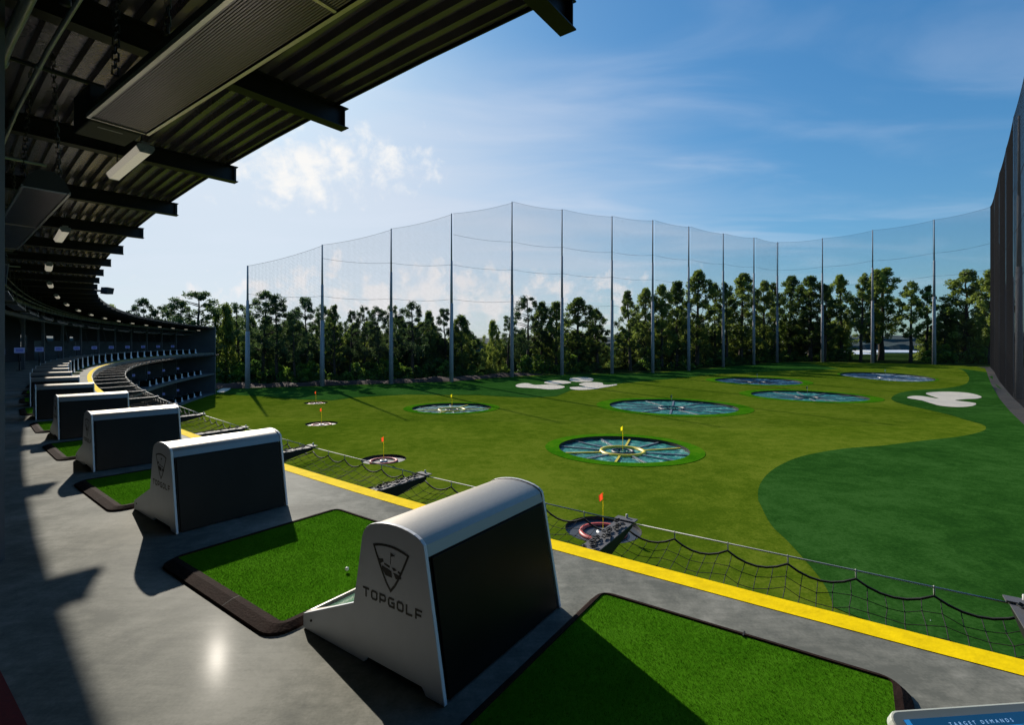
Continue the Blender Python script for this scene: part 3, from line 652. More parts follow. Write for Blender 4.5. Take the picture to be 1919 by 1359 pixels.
# bay partitions on the far part, and the end wall
for s in [s_+3.5 for s_ in SC if s_ > 60 and s_ < 108]:
    for z0, z1 in ((-8.1, -5.9), (-4.08, -1.9), (.002, 2.1)):
        a = P(s, 5.2, z0)-BO; b = P(s, 8.6, z0)-BO; tt = (b-a).normalized().cross(Vector((0, 0, 1)))*.04; H = Vector((0, 0, z1-z0))
        mb = MB(); q = [a-tt, b-tt, b+tt, a+tt]; mb.hexa(q+[v+H for v in q]); fixn(mb.build('partition', MT['fascia'], bld))
a = P(SEND, -.12, -8.35)-BO; b = P(SEND, UD+.1, -8.35)-BO; tt = (P(SEND+.3, 0)-P(SEND, 0)); H = Vector((0, 0, ZR+.12+8.35)); mb = MB()
q = [a, b, b+tt, a+tt]; mb.hexa(q+[v+H for v in q]); fixn(mb.build('end_wall', MT['wall'], bld))
mb = MB(); n = (P(SEND, 1)-P(SEND, 0)); a2 = a-n*.045+Vector((0, 0, .0)); q = [a2, a2+n*.04, a2+n*.04+tt*1.06, a2+tt*1.06]; mb.hexa(q+[v+H for v in q]); fixn(mb.build('lit_edge_strip', MT['galv'], bld))  # pale strip stands in for sunlight on the thickness of the end wall
# small floodlight at the roof edge where the curve turns
fl = empty('floodlight', P(37, .05, ZC+.1)); tag(fl, 'small dark floodlight fixed to the roof edge above the far curve', 'floodlight')
mb = MB(); mb.box((-.05, -.05, -.05), (.75, .05, .05)); mb.build('bracket', MT['steel'], fl)
mb = MB(); mb.prism([(-.28, -.2), (.2, -.2), (.3, .18), (-.22, .2)], 0, .75, 1.15); mb.build('lamp_head', MT['steel'], fl)

# ------------------------------------------------------------------ ball dispenser (x outward along its length, y along the deck, z up)
DL = 1.131
def arc_pts(): 
    return [(.136, .725), (.142, .748), (.17, .770), (.21, .786), (.26, .797), (.31, .803), (.35, .805), (.40, .803), (.45, .797), (.50, .787), (.545, .772), (.58, .750), (.603, .720), (.615, .690)]
end = [(0, .004)]+arc_pts()+[(.660, .45), (.690, .303), (1.176, .092), (1.176, .004), (.60, .004), (.57, .040), (.155, .040), (.125, .004)]
def make_dispenser():
    t = empty('ball_dispenser')
    solid = [(0, .004)]+arc_pts()+[(.660, .45), (.690, .303), (1.176, .092), (1.176, .004)]
    for x0, x1 in ((0, .022), (DL-.022, DL)):
        mb = MB(); mb.prism(end if x0 == 0 else solid, 0, x0, x1); ep = fixn(mb.build('end_panel', MT['silver'], t, bevel=.003))
        if x0 == 0: e0 = ep
        if x0 == 0:
            # emblem: shield outline with flag and target, lettering below
            XF = -.0015; c = .381
            def stroke(mb, pts, w, closed=False):
                n = len(pts); P2 = [Vector((p[0], p[1])) for p in pts]; L = []; Rr = []
                for i in range(n):
                    a = P2[i-1] if (i or closed) else P2[i]; b = P2[(i+1) % n] if (i < n-1 or closed) else P2[i]
                    d1 = (P2[i]-a).normalized() if (P2[i]-a).length else (b-P2[i]).normalized(); d2 = (b-P2[i]).normalized() if (b-P2[i]).length else d1
                    d = (d1+d2).normalized(); nn = Vector((-d.y, d.x)); k = w/2/max(.45, nn.dot(Vector((-d1.y, d1.x))))
                    L.append(P2[i]+nn*k); Rr.append(P2[i]-nn*k)
                vs = [(XF, p.x, p.y) for p in L]+[(XF, p.x, p.y) for p in Rr]
                fs = [(i, (i+1) % n, n+(i+1) % n, n+i) for i in range(n if closed else n-1)]; mb.add(vs, fs)
            top_ = [(c+.132-.264*q/8, .668+.020*(1-((q-4)/4)**2)) for q in range(9)]
            def side(sg): return [(c+sg*.132*(1-q/6)**.78, .668-.213*(q/6)) for q in range(1, 6)]
            sh = top_+side(-1)+[(c, .455)]+side(1)[::-1]
            em = MB(); stroke(em, sh, .013, True); stroke(em, [(c, .655), (c, .594)], .005)
            def blob_(pts): em.add([(XF, a, b) for a, b in pts], [tuple(range(len(pts)))])
            blob_([(c, .657), (c, .634), (.346, .645)])
            blob_([(.478, .602), (.440, .610), (.436, .595), (.468, .578)]); blob_([(.448, .573), (.376, .560), (.368, .527), (.420, .528), (.450, .558)])
            blob_([(.362, .556), (.325, .553), (.300, .549), (.300, .537), (.341, .527)]); blob_([(.430, .592), (.388, .584), (.390, .572), (.432, .583)])
            blob_([(.373, .580), (.351, .583), (.333, .573), (.357, .566)]); blob_([(.322, .576), (.298, .566), (.303, .556), (.328, .566)])
            lg = em.build('emblem', MT['print'], ep)
            tx = MB(); Hh = .052; W = .052; gap = .0157; w = .0115; z0 = .369
            def G(k, segs, cl=False):
                y = .605-k*(W+gap)
                for sgm, cl_ in segs: stroke(tx, [(y-a*W, z0+b*Hh) for a, b in sgm], w, cl_)
            o_ = [(.12, .1), (.1, .14), (.1, .86), (.2, .9), (.8, .9), (.9, .86), (.9, .14), (.8, .1)]
            O = [(.1, .24), (.1, .76), (.24, .9), (.76, .9), (.9, .76), (.9, .24), (.76, .1), (.24, .1)]
            G(0, [([(0, .9), (1, .9)], False), ([(.5, .9), (.5, 0)], False)])
            G(1, [(O, True)])
            G(2, [([(.1, 0), (.1, .9), (.78, .9), (.9, .78), (.9, .47), (.78, .35), (.1, .35)], False)])
            G(3, [([(.92, .9), (.24, .9), (.1, .76), (.1, .24), (.24, .1), (.9, .1), (.9, .48), (.5, .48)], False)])
            G(4, [(O, True)])
            G(5, [([(.1, 1), (.1, .1), (.9, .1)], False)])
            G(6, [([(.1, 0), (.1, .9), (.95, .9)], False), ([(.1, .45), (.85, .45)], False)])
            tx.build('lettering', MT['print'], ep)
    ap = arc_pts(); mb = MB(); ns = len(ap)
    cov = [(a*.988+.004, b-.006) for a, b in ap]
    vs = [(.022, a, b) for a, b in cov]+[(DL-.022, a, b) for a, b in cov]+[(.022, a, b-.012) for a, b in cov]+[(DL-.022, a, b-.012) for a, b in cov]
    fs = [(i, i+1, ns+i+1, ns+i) for i in range(1, ns-1)]+[(2*ns+i, 2*ns+i+1, 3*ns+i+1, 3*ns+i) for i in range(ns-1)]
    mb.add(vs, fs, True); fixn(mb.build('curved_cover', MT['alu'], t))
    mb = MB(); mb.prism([(.148, .742), (.158, .748), (.148, .690), (.130, .686)], 0, .022, DL-.022); fixn(mb.build('cover_lip', MT['aludark'], t))
    mb = MB(); mb.prism([(.016, .012), (.136, .684), (.150, .684), (.034, .012)], 0, .032, DL-.032); mb.prism([(.006, .012), (.124, .676), (.132, .676), (.016, .012)], 0, .045, DL-.045); fixn(mb.build('side_panel', MT['blackpanel'], t, bevel=.002))
    mb = MB(); mb.prism([(.592, .705), (.668, .262), (.655, .255), (.578, .70)], 0, .022, DL-.022); fixn(mb.build('front_panel', MT['silver'], t))
    mb = MB(); mb.prism([(.66, .285), (1.165, .072), (1.165, .060), (.66, .272)], 0, .022, DL-.022); fixn(mb.build('ball_tray', MT['tray'], t))
    mb = MB(); mb.prism([(.66, .300), (1.178, .094), (1.178, .084), (.66, .290)], 0, .018, .050); mb.prism([(.66, .300), (1.178, .094), (1.178, .084), (.66, .290)], 0, DL-.05, DL-.018)
    mb.prism([(1.165, .004), (1.178, .004), (1.178, .094), (1.165, .094)], 0, .022, DL-.022); fixn(mb.build('tray_rim', MT['alu'], t))
    mb = MB(); mb.tube([(.0, 1.09, .075), (-.006, 1.09, .075)], .007, 10); mb.build('screw', MT['steel'], t)
    freeze(t); return t
disp = make_dispenser()
def place_at(o, s, u, z=0.0):
    p = P(s, u, z); o.location = p; n = P(s, 1)-P(s, 0)      # local x outward = -n
    o.rotation_euler = (0, 0, math.atan2(-n.y, -n.x)); return o
def find_su(x, y):
    best = min(((P(s, 0)-Vector((x, y, 0))).length, s) for s in np.arange(-8, 20, .05)); s = best[1]
    n = P(s, 1)-P(s, 0); return s, (Vector((x, y, 0))-P(s, 0)).dot(n)
cnt = 0
DK = [(-.324, 2.408), (-3.077, 4.595), (-5.70, 6.83), (-8.25, 9.12)]
SD = [find_su(*p)[0] for p in DK]; print('disp s', SD, [find_su(*p)[1] for p in DK])
SD += [SD[3]+3.5*k for k in range(1, 29)]; SD = [s for s in SD if s < 111.5]
UDI = [find_su(*p)[1] for p in DK]
for i, s in enumerate(SD):
    if i == 0: o = disp
    else: o = copy_tree(disp)
    u = UDI[i] if i < 4 else 1.95
    if i < 4: o.location = (DK[i][0], DK[i][1], 0)
    else: place_at(o, s, u)
    n = P(s, 1)-P(s, 0); 
    if i == 0: o.rotation_euler = (0, 0, math.atan2(.817, .577))
    else: o.rotation_euler = (0, 0, math.atan2(-n.y, -n.x))
    lab = 'large silver and black ball dispenser nearest the camera, emblem and lettering on its end' if i == 0 else 'silver topped black ball dispenser on the upper deck, %s from the camera' % ordn(i+1)
    if i: o.scale = (.94, 1, 1)
    tag(o, lab, 'ball dispenser', 'ball dispensers in a row along the upper deck')
def bare(src, name):     # distant copy without parts: one small mesh
    mb = MB(); mb.prism(end, 0, 0, .022); mb.prism(end, 0, DL-.022, DL); mb.prism([(.01, .01), (.13, .70), (.2, .78), (.35, .80), (.5, .78), (.60, .70), (.66, .3)], 0, .022, DL-.022, mi=1)
    o = mb.build(name, [MT['silver'], MT['blackpanel']]); return fixn(o)
low = bare(disp, 'ball_dispenser'); first = True; cnt = 0
for zz, nm, s_a in ((-4.1, 'middle', 82.0), (-8.12, 'lowest', 89.0)):
    k = 0; s = s_a
    while s < 111.5:
        if first: o = low; first = False
        else: o = low.copy(); COL.objects.link(o)
        place_at(o, s, 1.95, zz); k += 1
        tag(o, 'small dim ball dispenser on the %s level of the far end, %s from the left' % (nm, ordn(k)), 'ball dispenser', 'ball dispensers on the lower levels at the far end'); s += 3.5

# ------------------------------------------------------------------ hitting mats (x outward, y along the deck; origin at inner near corner)
MW, MD = 1.72, 1.62        # along the deck, outward
def rr(x0, y0, x1, y1, r, n=5):
    out = []
    for cx_, cy_, a0 in ((x1-r, y1-r, 0), (x0+r, y1-r, 90), (x0+r, y0+r, 180), (x1-r, y0+r, 270)):
        for q in range(n+1):
            a = R(a0+90*q/n); out.append((cx_+r*math.cos(a), cy_+r*math.sin(a)))
    return out
def make_mat(blades=70000):
    t = empty('hitting_mat')
    o_ = rr(0, 0, MD, MW, .13); m_ = rr(.075, .045, MD-.018, MW-.030, .09); i_ = rr(.118, .080, MD-.036, MW-.052, .03); n = len(o_)
    mb = MB(); vs = [(a, b, .003) for a, b in o_]+[(a*.995+.004, b*.995+.004, .018) for a, b in o_]+[(a, b, .040) for a, b in m_]+[(a, b, .040) for a, b in i_]+[(a, b, .010) for a, b in i_]
    fs = [(k*n+i, k*n+(i+1) % n, (k+1)*n+(i+1) % n, (k+1)*n+i) for k in range(4) for i in range(n)]
    mb.add(vs, fs, False); fixn(mb.build('rubber_border', MT['rubber'], t))
    mb = MB(); 
    yy = MW*.36; pr = [(-.001, .003), (.003, .0186), (.075, .0406), (.118, .0406)]
    mb.add([(a, yy-.003, b) for a, b in pr]+[(a, yy+.003, b) for a, b in pr], [(q, q+1, 5+q, 4+q) for q in range(3)])
    mb.box((MD-.05, MW*.45, .004), (MD+.003, MW*.45+.008, .0415)); mb.build('border_joint', MT['rope'], t)
    mb = MB(); mb.add([(a, b, .030) for a, b in i_], [tuple(range(n))]); b_ = mb.build('turf_base', MT['mat'], t)
    mb = MB(); r2 = random.Random(3); vs = []; fs = []
    for k in range(blades):
        x = r2.uniform(.121, MD-.04); y = r2.uniform(.084, MW-.056); a = r2.uniform(0, math.pi); w = .0010; h = r2.uniform(.006, .010); lx, ly = r2.gauss(0, .0025), r2.gauss(0, .0025)
        dx, dy = w*math.cos(a), w*math.sin(a); b = len(vs)
        vs += [(x-dx, y-dy, .029), (x+dx, y+dy, .029), (x+lx, y+ly, .029+h)]; fs.append((b, b+1, b+2))
    mb.add(vs, fs); mb.build('turf_pile', MT['blade'], t)
    freeze(t); return t
hm = make_mat()
def mat_at(o, ax, ay, s, w0, v0):      # w0: start along deck from the dispenser corner
    n = P(s, 1)-P(s, 0); o_v = -n; tg = Vector((n.y, -n.x, 0))*1.0
    if tg.dot(P(s+1, 0)-P(s, 0)) < 0: tg = -tg
    o.location = Vector((ax, ay, 0))+tg*w0+o_v*v0; o.rotation_euler = (0, 0, math.atan2(o_v.y, o_v.x))
mat_at(hm, DK[0][0], DK[0][1], SD[0]-1.2, -1.86, -.18)
tag(hm, 'green turf hitting mat at the bottom right, in front of the nearest ball dispenser', 'hitting mat', 'turf hitting mats on the upper deck')
for i, s in enumerate(SD[:-1]):
    o = copy_tree(hm); p = DK[i] if i < 4 else P(s, 1.95)
    mat_at(o, p[0], p[1], s+1.4, 1.20, -.22)
    tag(o, 'rubber edged green hitting mat between the %s and %s dispensers from the camera' % (ordn(i+1), ordn(i+2)), 'hitting mat', 'turf hitting mats on the upper deck')
def ball(loc, lab):
    mb = MB(); vs = []; n = 12; r = .015
    for a in range(n+1):
        for b in range(n): th = math.pi*a/n; ph = 2*math.pi*b/n; vs.append((r*math.sin(th)*math.cos(ph), r*math.sin(th)*math.sin(ph), r*math.cos(th)))
    fs = [(a*n+b, a*n+(b+1) % n, (a+1)*n+(b+1) % n, (a+1)*n+b) for a in range(n) for b in range(n)]
    mb.add(vs, fs, True); o = mb.build('golf_ball', MT['ball']); o.location = loc; tag(o, lab, 'golf ball')
def dk(px_, py_, z): t = (CZ-z)*FPX/(py_-YH); return Vector(((px_-CX)/FPX*t, t, z))
ball(dk(650, 1067, .055), 'white golf ball on the green mat left of the nearest dispenser')
bx_ = gp(1744, 1166); ball((bx_[0], bx_[1], hgt_(*bx_)+.05), 'white golf ball lying on the dark green turf beyond the safety net')

# ------------------------------------------------------------------ outrigger arms and the safety net below the deck edge
UT, ZT = -1.60, -.26
SA = []
a0 = find_su(1.31, 5.71)[0]; print('arm s', a0)
SA = [a0-10.2, a0-6.75, a0-3.33]+[a0+3.42*k for k in range(0, 34)]; SA = [s for s in SA if s < SEND-.5]
def make_arm():
    t = empty('outrigger_bracket')       # x outward from the deck edge
    L = 1.55; mb = MB(); z1 = ZT+.03
    mb.prism([(0.03, -.66), (.03, -.33), (L, z1-.045), (L, z1-.10)], 1, -.085, -.075); mb.prism([(0.03, -.66), (.03, -.33), (L, z1-.045), (L, z1-.10)], 1, .075, .085); fixn(mb.build('side_plate', MT['steel'], t))
    mb = MB(); mb.hexa([(.03, -.10, -.33), (L+.05, -.10, z1-.05), (L+.05, .10, z1-.05), (.03, .10, -.33), (.03, -.10, -.318), (L+.05, -.10, z1-.038), (L+.05, .10, z1-.038), (.03, .10, -.318)]); mb.build('top_plate', MT['column'], t)
    mb = MB(); mb.box((L-.03, -.12, z1-.036), (L+.08, .12, z1-.022)); mb.build('tip_plate', MT['column'], t)
    mb = MB(); mb.tube([(L+.05, 0, z1-.08), (L+.05, 0, z1+.02)], .014, 6); mb.tube([(L+.05, -.07, z1-.07), (L+.05, .07, z1-.07)], .018, 6); mb.build('shackle', MT['wire'], t)
    # bundled net and links along the top of the arm
    mb = MB(); r3 = random.Random(5)
    for q in range(34):
        x = .10+1.40*q/34; zc = -.318+(z1-.038+.318)*(x-.03)/(L+.02)
        a = r3.uniform(-.6, .6); c_ = Vector((x, r3.uniform(-.05, .05), zc+.028)); d = Vector((math.cos(a), math.sin(a)*.8, r3.uniform(-.2, .2)))*.033; e = Vector((-math.sin(a), math.cos(a), .3))*.016
        mb.tube([c_-d-e, c_-d+e, c_+d+e, c_+d-e, c_-d-e], .0065, 5, cap=False)
    mb.build('bundled_cord', MT['rope'], t)
    freeze(t); return t
arm = make_arm()
def arm_at(o, s):
    p = P(s, 0, 0); n = P(s, 1)-P(s, 0); o.location = p; o.rotation_euler = (0, 0, math.atan2(-n.y, -n.x))
for i, s in enumerate(SA):
    o = arm if i == 0 else copy_tree(arm); arm_at(o, s)
    tag(o, 'dark tapered steel bracket at the deck edge, %s counted from the right' % ordn(i+1), 'bracket', 'steel arms along the deck edge')
r4 = random.Random(9)
for i in range(len(SA)-1):
    s0, s1 = SA[i], SA[i+1]; A = P(s0, UT, ZT-.04); B = P(s1, UT, ZT-.04)
    t = empty('safety_net', A); tag(t, 'sagging black net on a cable between the %s and %s brackets from the right' % (ordn(i+1), ordn(i+2)), 'safety net', 'safety net spans below the deck edge')
    near = s0 < 16
    mb = MB(); mb.tube([Vector((0, 0, 0)), (B-A)], .008 if near else .010, 6); mb.build('cable', MT['wire'], t)
    NC = 6; nu = 27 if near else 13; nv = 12 if near else 5
    def rope(f):
        k = f*NC; fr = k-math.floor(k); sg = .085*4*fr*(1-fr); return A.lerp(B, f)+Vector((0, 0, -.075-sg))-A+ (P((s0+s1)/2, 1)-P((s0+s1)/2, 0))*(.015*4*fr*(1-fr))
    mb = MB(); mb.tube([rope(f) for f in np.linspace(0, 1, NC*6+1)], .012 if near else .018, 5); mb.build('edge_rope', MT['rope'], t)
    if near:
        for q in range(1, NC):
            f = q/NC; p = A.lerp(B, f)-A; mb = MB(); mb.tube([p+Vector((0, 0, .012)), p+Vector((.004, 0, -.085))], .007, 5); mb.build('clip', MT['wire'], t)
    jit = {}
    def npt(i_, j_):
        f = i_/(nu-1); gq = j_/(nv-1); a = rope(f); b = P(s0+(s1-s0)*f, -.03, -.36)-A
        p = a.lerp(b, gq); p.z -= .20*4*gq*(1-gq)*(.6+.4*math.sin(math.pi*f))
        if 0 < j_ < nv-1 and (i_, j_) not in jit: jit[(i_, j_)] = Vector((r4.gauss(0, .006), r4.gauss(0, .006), r4.gauss(0, .006)))
        return p+jit.get((i_, j_), Vector((0, 0, 0)))
    mb = MB(); w = .0034 if near else .008
    G_ = [[npt(a, b) for b in range(nv)] for a in range(nu)]
    for b in range(1, nv): mb.tube([G_[a][b] for a in range(nu)], w, 4, cap=False)
    for a in range(nu): mb.tube([G_[a][b] for b in range(nv)], w, 4, cap=False)
    if near:
        for a in range(nu):
            for b in range(1, nv):
                p = G_[a][b]; e = .009; mb.add([p+Vector((e, 0, 0)), p+Vector((0, e, 0)), p-Vector((e, 0, 0)), p-Vector((0, e, 0)), p+Vector((0, 0, e)), p-Vector((0, 0, e))], [(0, 1, 4), (1, 2, 4), (2, 3, 4), (3, 0, 4), (1, 0, 5), (2, 1, 5), (3, 2, 5), (0, 3, 5)])
    mb.build('net_mesh', MT['rope'], t)

# ------------------------------------------------------------------ radiant heaters, lamps, score screens under the roof
def make_heater():
    t = empty('patio_heater'); L = 4.75; W = .175; z = 0   # x along the deck
    mb = MB(); mb.prism([(-W, 0), (-W-.012, .02), (-W*.8, .13), (-W*.35, .20), (W*.35, .20), (W*.8, .13), (W+.012, .02), (W, 0), (W*.72, .11), (W*.3, .18), (-W*.3, .18), (-W*.72, .11)], 0, 0, L); fixn(mb.build('hood', MT['hood'], t))
    for x in (0, L-.02):
        mb = MB(); mb.prism([(-W, 0), (-W*.8, .13), (-W*.35, .2), (W*.35, .2), (W*.8, .13), (W, 0)], 0, x-.004, x+.024); fixn(mb.build('end_cap', MT['hood'], t))
    mb = MB(); n = 24
    for q in range(n):
        y = -W+.02+(2*W-.04)*q/(n-1); mb.box((.03, y-.0042, -.004), (L-.03, y+.0042, .014))
    for q in range(1, 40): mb.box((q*L/40-.002, -W+.02, .0125), (q*L/40+.002, W-.02, .02))
    mb.build('grille', MT['louver'], t)
    mb = MB()
    for y in (-W-.014, W-.008): mb.box((0, y, -.014), (L, y+.022, .016))
    for x in (0, L-.014, L*.5-.02): mb.box((x, -W+.014, -.013), (x+.014 if x != L*.5-.02 else x+.022, W-.008, .004))
    mb.build('trim_frame', MT['heater'], t)
    mb = MB(); mb.tube([(.1, 0, .08), (L-.1, 0, .08)], .05, 8); mb.build('burner_tube', MT['steel'], t)
    mb = MB(); mb.box((L+.05, -.16, -.01), (L+.42, .16, .26)); mb.build('control_box', MT['hood'], t, bevel=.01)
    mb = MB(); mb.box((L+.12, -.06, -.0125), (L+.135, .09, -.0105)); mb.build('plate_mark', MT['galv'], t)
    for x in (.35, L-.45):
        for y0 in (-.15, .15):
            mb = MB(); a = Vector((x, y0, .16)); b = Vector((x+(.28 if y0 > 0 else -.28), y0*.35, 1.45)); nn = 24; dd = (b-a)/nn
            for q in range(nn):
                p = a+dd*q; q2 = p+dd*1.15; e = Vector((.017, 0, 0)) if q % 2 else Vector((0, .017, 0))
                mb.tube([p-e, q2-e, q2+e, p+e, p-e], .0065, 4, cap=False)
            mb.build('chain', MT['chain'], t)
    freeze(t); return t
ht = make_heater(); HS = [-2.65-7, -2.65]+[4.35+7*k for k in range(15)]
k = 0
for i, s in enumerate(HS):
    if s+4.9 > SEND: continue
    o = ht if i == 0 else copy_tree(ht); a = P(s, 2.60, 3.35); b = P(s+4.75, 2.60, 3.35); o.location = a; o.rotation_euler = (0, 0, math.atan2(b.y-a.y, b.x-a.x))
    tag(o, 'long grille heater on chains under the roof, %s counted from above the camera' % ordn(i+1), 'heater', 'radiant heaters hung under the roof')
def make_lamp():
    t = empty('ceiling_light'); L = 1.7; mb = MB(); mb.box((-.0, -.05, .055), (L, .05, .10)); mb.build('housing', MT['heater'], t)
    mb = MB(); mb.prism([(-.085, .055), (-.10, .02), (-.06, -.045), (.06, -.045), (.10, .02), (.085, .055)], 0, .01, L-.01); fixn(mb.build('diffuser', MT['lamp'], t, bevel=.008))
    for x in (-.012, L-.008):
        mb = MB(); mb.prism([(-.09, .06), (-.104, .02), (-.064, -.049), (.064, -.049), (.104, .02), (.09, .06)], 0, x, x+.02); fixn(mb.build('end_cap', MT['galv'], t))
    for x in (.2, L-.2):
        mb = MB(); mb.tube([(x, 0, .10), (x, 0, .42)], .008, 5); mb.build('hanger', MT['steel'], t)
    freeze(t); return t
lp = make_lamp()
for i in range(16):
    s = 5.55+7*i; o = lp if i == 0 else copy_tree(lp); a = P(s-.2, 1.48, 4.36); b = P(s+1.5, 1.48, 4.36); o.location = a; o.rotation_euler = (0, 0, math.atan2(b.y-a.y, b.x-a.x))
    tag(o, 'pale strip light under the upper roof, %s counted from the camera' % ordn(i+1), 'light', 'strip lights under the upper roof')
for i, s in enumerate((104.5, 97.5)):
    o = copy_tree(lp); a = P(s, 1.48, -.62); b = P(s+1.25, 1.48, -.62); o.location = a; o.rotation_euler = (0, 0, math.atan2(b.y-a.y, b.x-a.x))
    tag(o, 'pale strip light under the middle level ceiling at the far end, %s of the two' % ('right' if i == 0 else 'left'), 'light', 'strip lights of the middle level')
def make_mon():
    t = empty('score_screen'); mb = MB(); mb.prism(rr(-.25, -.18, .25, .18, .04, 3), 0, -.03, .03); fixn(mb.build('bezel', MT['bezelblue'], t))
    mb = MB(); mb.box((.0305, -.17, -.10), (.034, .17, .10)); mb.build('display', MT['screenfar'], t)
    mb = MB(); mb.box((-.034, -.17, -.10), (-.0305, .17, .10)); mb.build('display', MT['screenfar'], t)
    mb = MB(); mb.tube([(-.06, 0, 0), (-.06, 0, -1.30)], .03, 8); mb.box((-.2, -.15, -1.336), (.08, .15, -1.30)); mb.build('stand', MT['steel'], t)
    freeze(t); return t
mn = make_mon(); k = 0
for s in [28.6+7*i for i in range(12)]+[]:
    o = mn if k == 0 else copy_tree(mn); p = P(s, 3.9, 1.34); o.location = p; d = Vector((0, 0, CZ))-p; n = P(s, 1)-P(s, 0); tg = P(s-1, 0)-P(s, 0)
    v = tg.normalized()-n*.25; o.rotation_euler = (0, 0, math.atan2(v.y, v.x)); k += 1
    tag(o, 'small lit blue score screen on a stand behind the upper tees, %s from the left' % ordn(k), 'screen', 'score screens behind the tees')
for zz, nm, ss in ((-4.1, 'middle', (80, 87, 94, 101, 108)), (-8.12, 'lowest', (94, 101, 108))):
    for q, s in enumerate(ss):
        o = copy_tree(mn); p = P(s, 3.9, 1.34+zz); o.location = p; n = P(s, 1)-P(s, 0); tg = P(s-1, 0)-P(s, 0); v = tg.normalized()-n*.5; o.rotation_euler = (0, 0, math.atan2(v.y, v.x))
        tag(o, 'tiny lit score screen on the %s level of the far end, %s from the left' % (nm, ordn(q+1)), 'screen', 'score screens behind the tees')

# touch screen console by the camera, bottom right
ts = empty('game_console', (1.45, 1.355, .545)); tag(ts, 'pale framed touch screen console with lit blue display, cut off at the bottom right corner', 'touch screen')
ts.rotation_euler = (R(-30), 0, R(-4)) ; ts.rotation_euler = (R(28), 0, R(5))
W2, H2 = .31, .21
mb = MB(); mb.prism(rr(-W2, -H2, W2, H2, .035), 2, -.035, 0); fixn(mb.build('bezel', MT['screenwhite'], ts, bevel=.006))
mb = MB(); mb.prism([(-W2+.035, -H2+.035), (W2-.035, -H2+.035), (W2-.035, H2-.028), (-W2+.035, H2-.028)], 2, .0005, .003); dsp = fixn(mb.build('display', MT['screen'], ts))
mb = MB(); mb.box((-W2+.036, -H2+.036, .0032), (-W2+.052, H2-.029, .0042)); mb.build('side_bar', MT['screenbar'], dsp)
mb = MB(); mb.box((-.16, H2-.062, .0032), (.20, H2-.0605, .0042)); mb.build('rule_line', MT['screenbar'], dsp)
for q in range(14):
    mb = MB(); mb.box((-.13+q*.0205, H2-.088, .0032), (-.114+q*.0205, H2-.066, .0042)); mb.build('display_cell', MT['screendark'], dsp)
mb = MB(); mb.box((-.225, H2-.085, .0032), (-.211, H2-.060, .0042)); mb.box((-.222, H2-.10, .0032), (-.207, H2-.088, .0042)); mb.build('icon', MT['screentext'], dsp)
cu_ = bpy.data.curves.new('caption', 'FONT'); cu_.body = 'TARGET DEMANDS'; cu_.size = .0135; cu_.space_character = 2.0
ob = bpy.data.objects.new('caption', cu_); COL.objects.link(ob); dg = bpy.context.evaluated_depsgraph_get(); me = bpy.data.meshes.new_from_object(ob.evaluated_get(dg)); bpy.data.objects.remove(ob)
co = bpy.data.objects.new('lettering', me); COL.objects.link(co); co.parent = dsp; co.location = (-.145, H2-.053, .0045); me.materials.clear(); me.materials.append(MT['screentext'])
mb = MB(); mb.tube([(0, -.05, -.03), (0, -.30, -.62)], .04, 12); mb.build('stand', MT['steel'], ts)

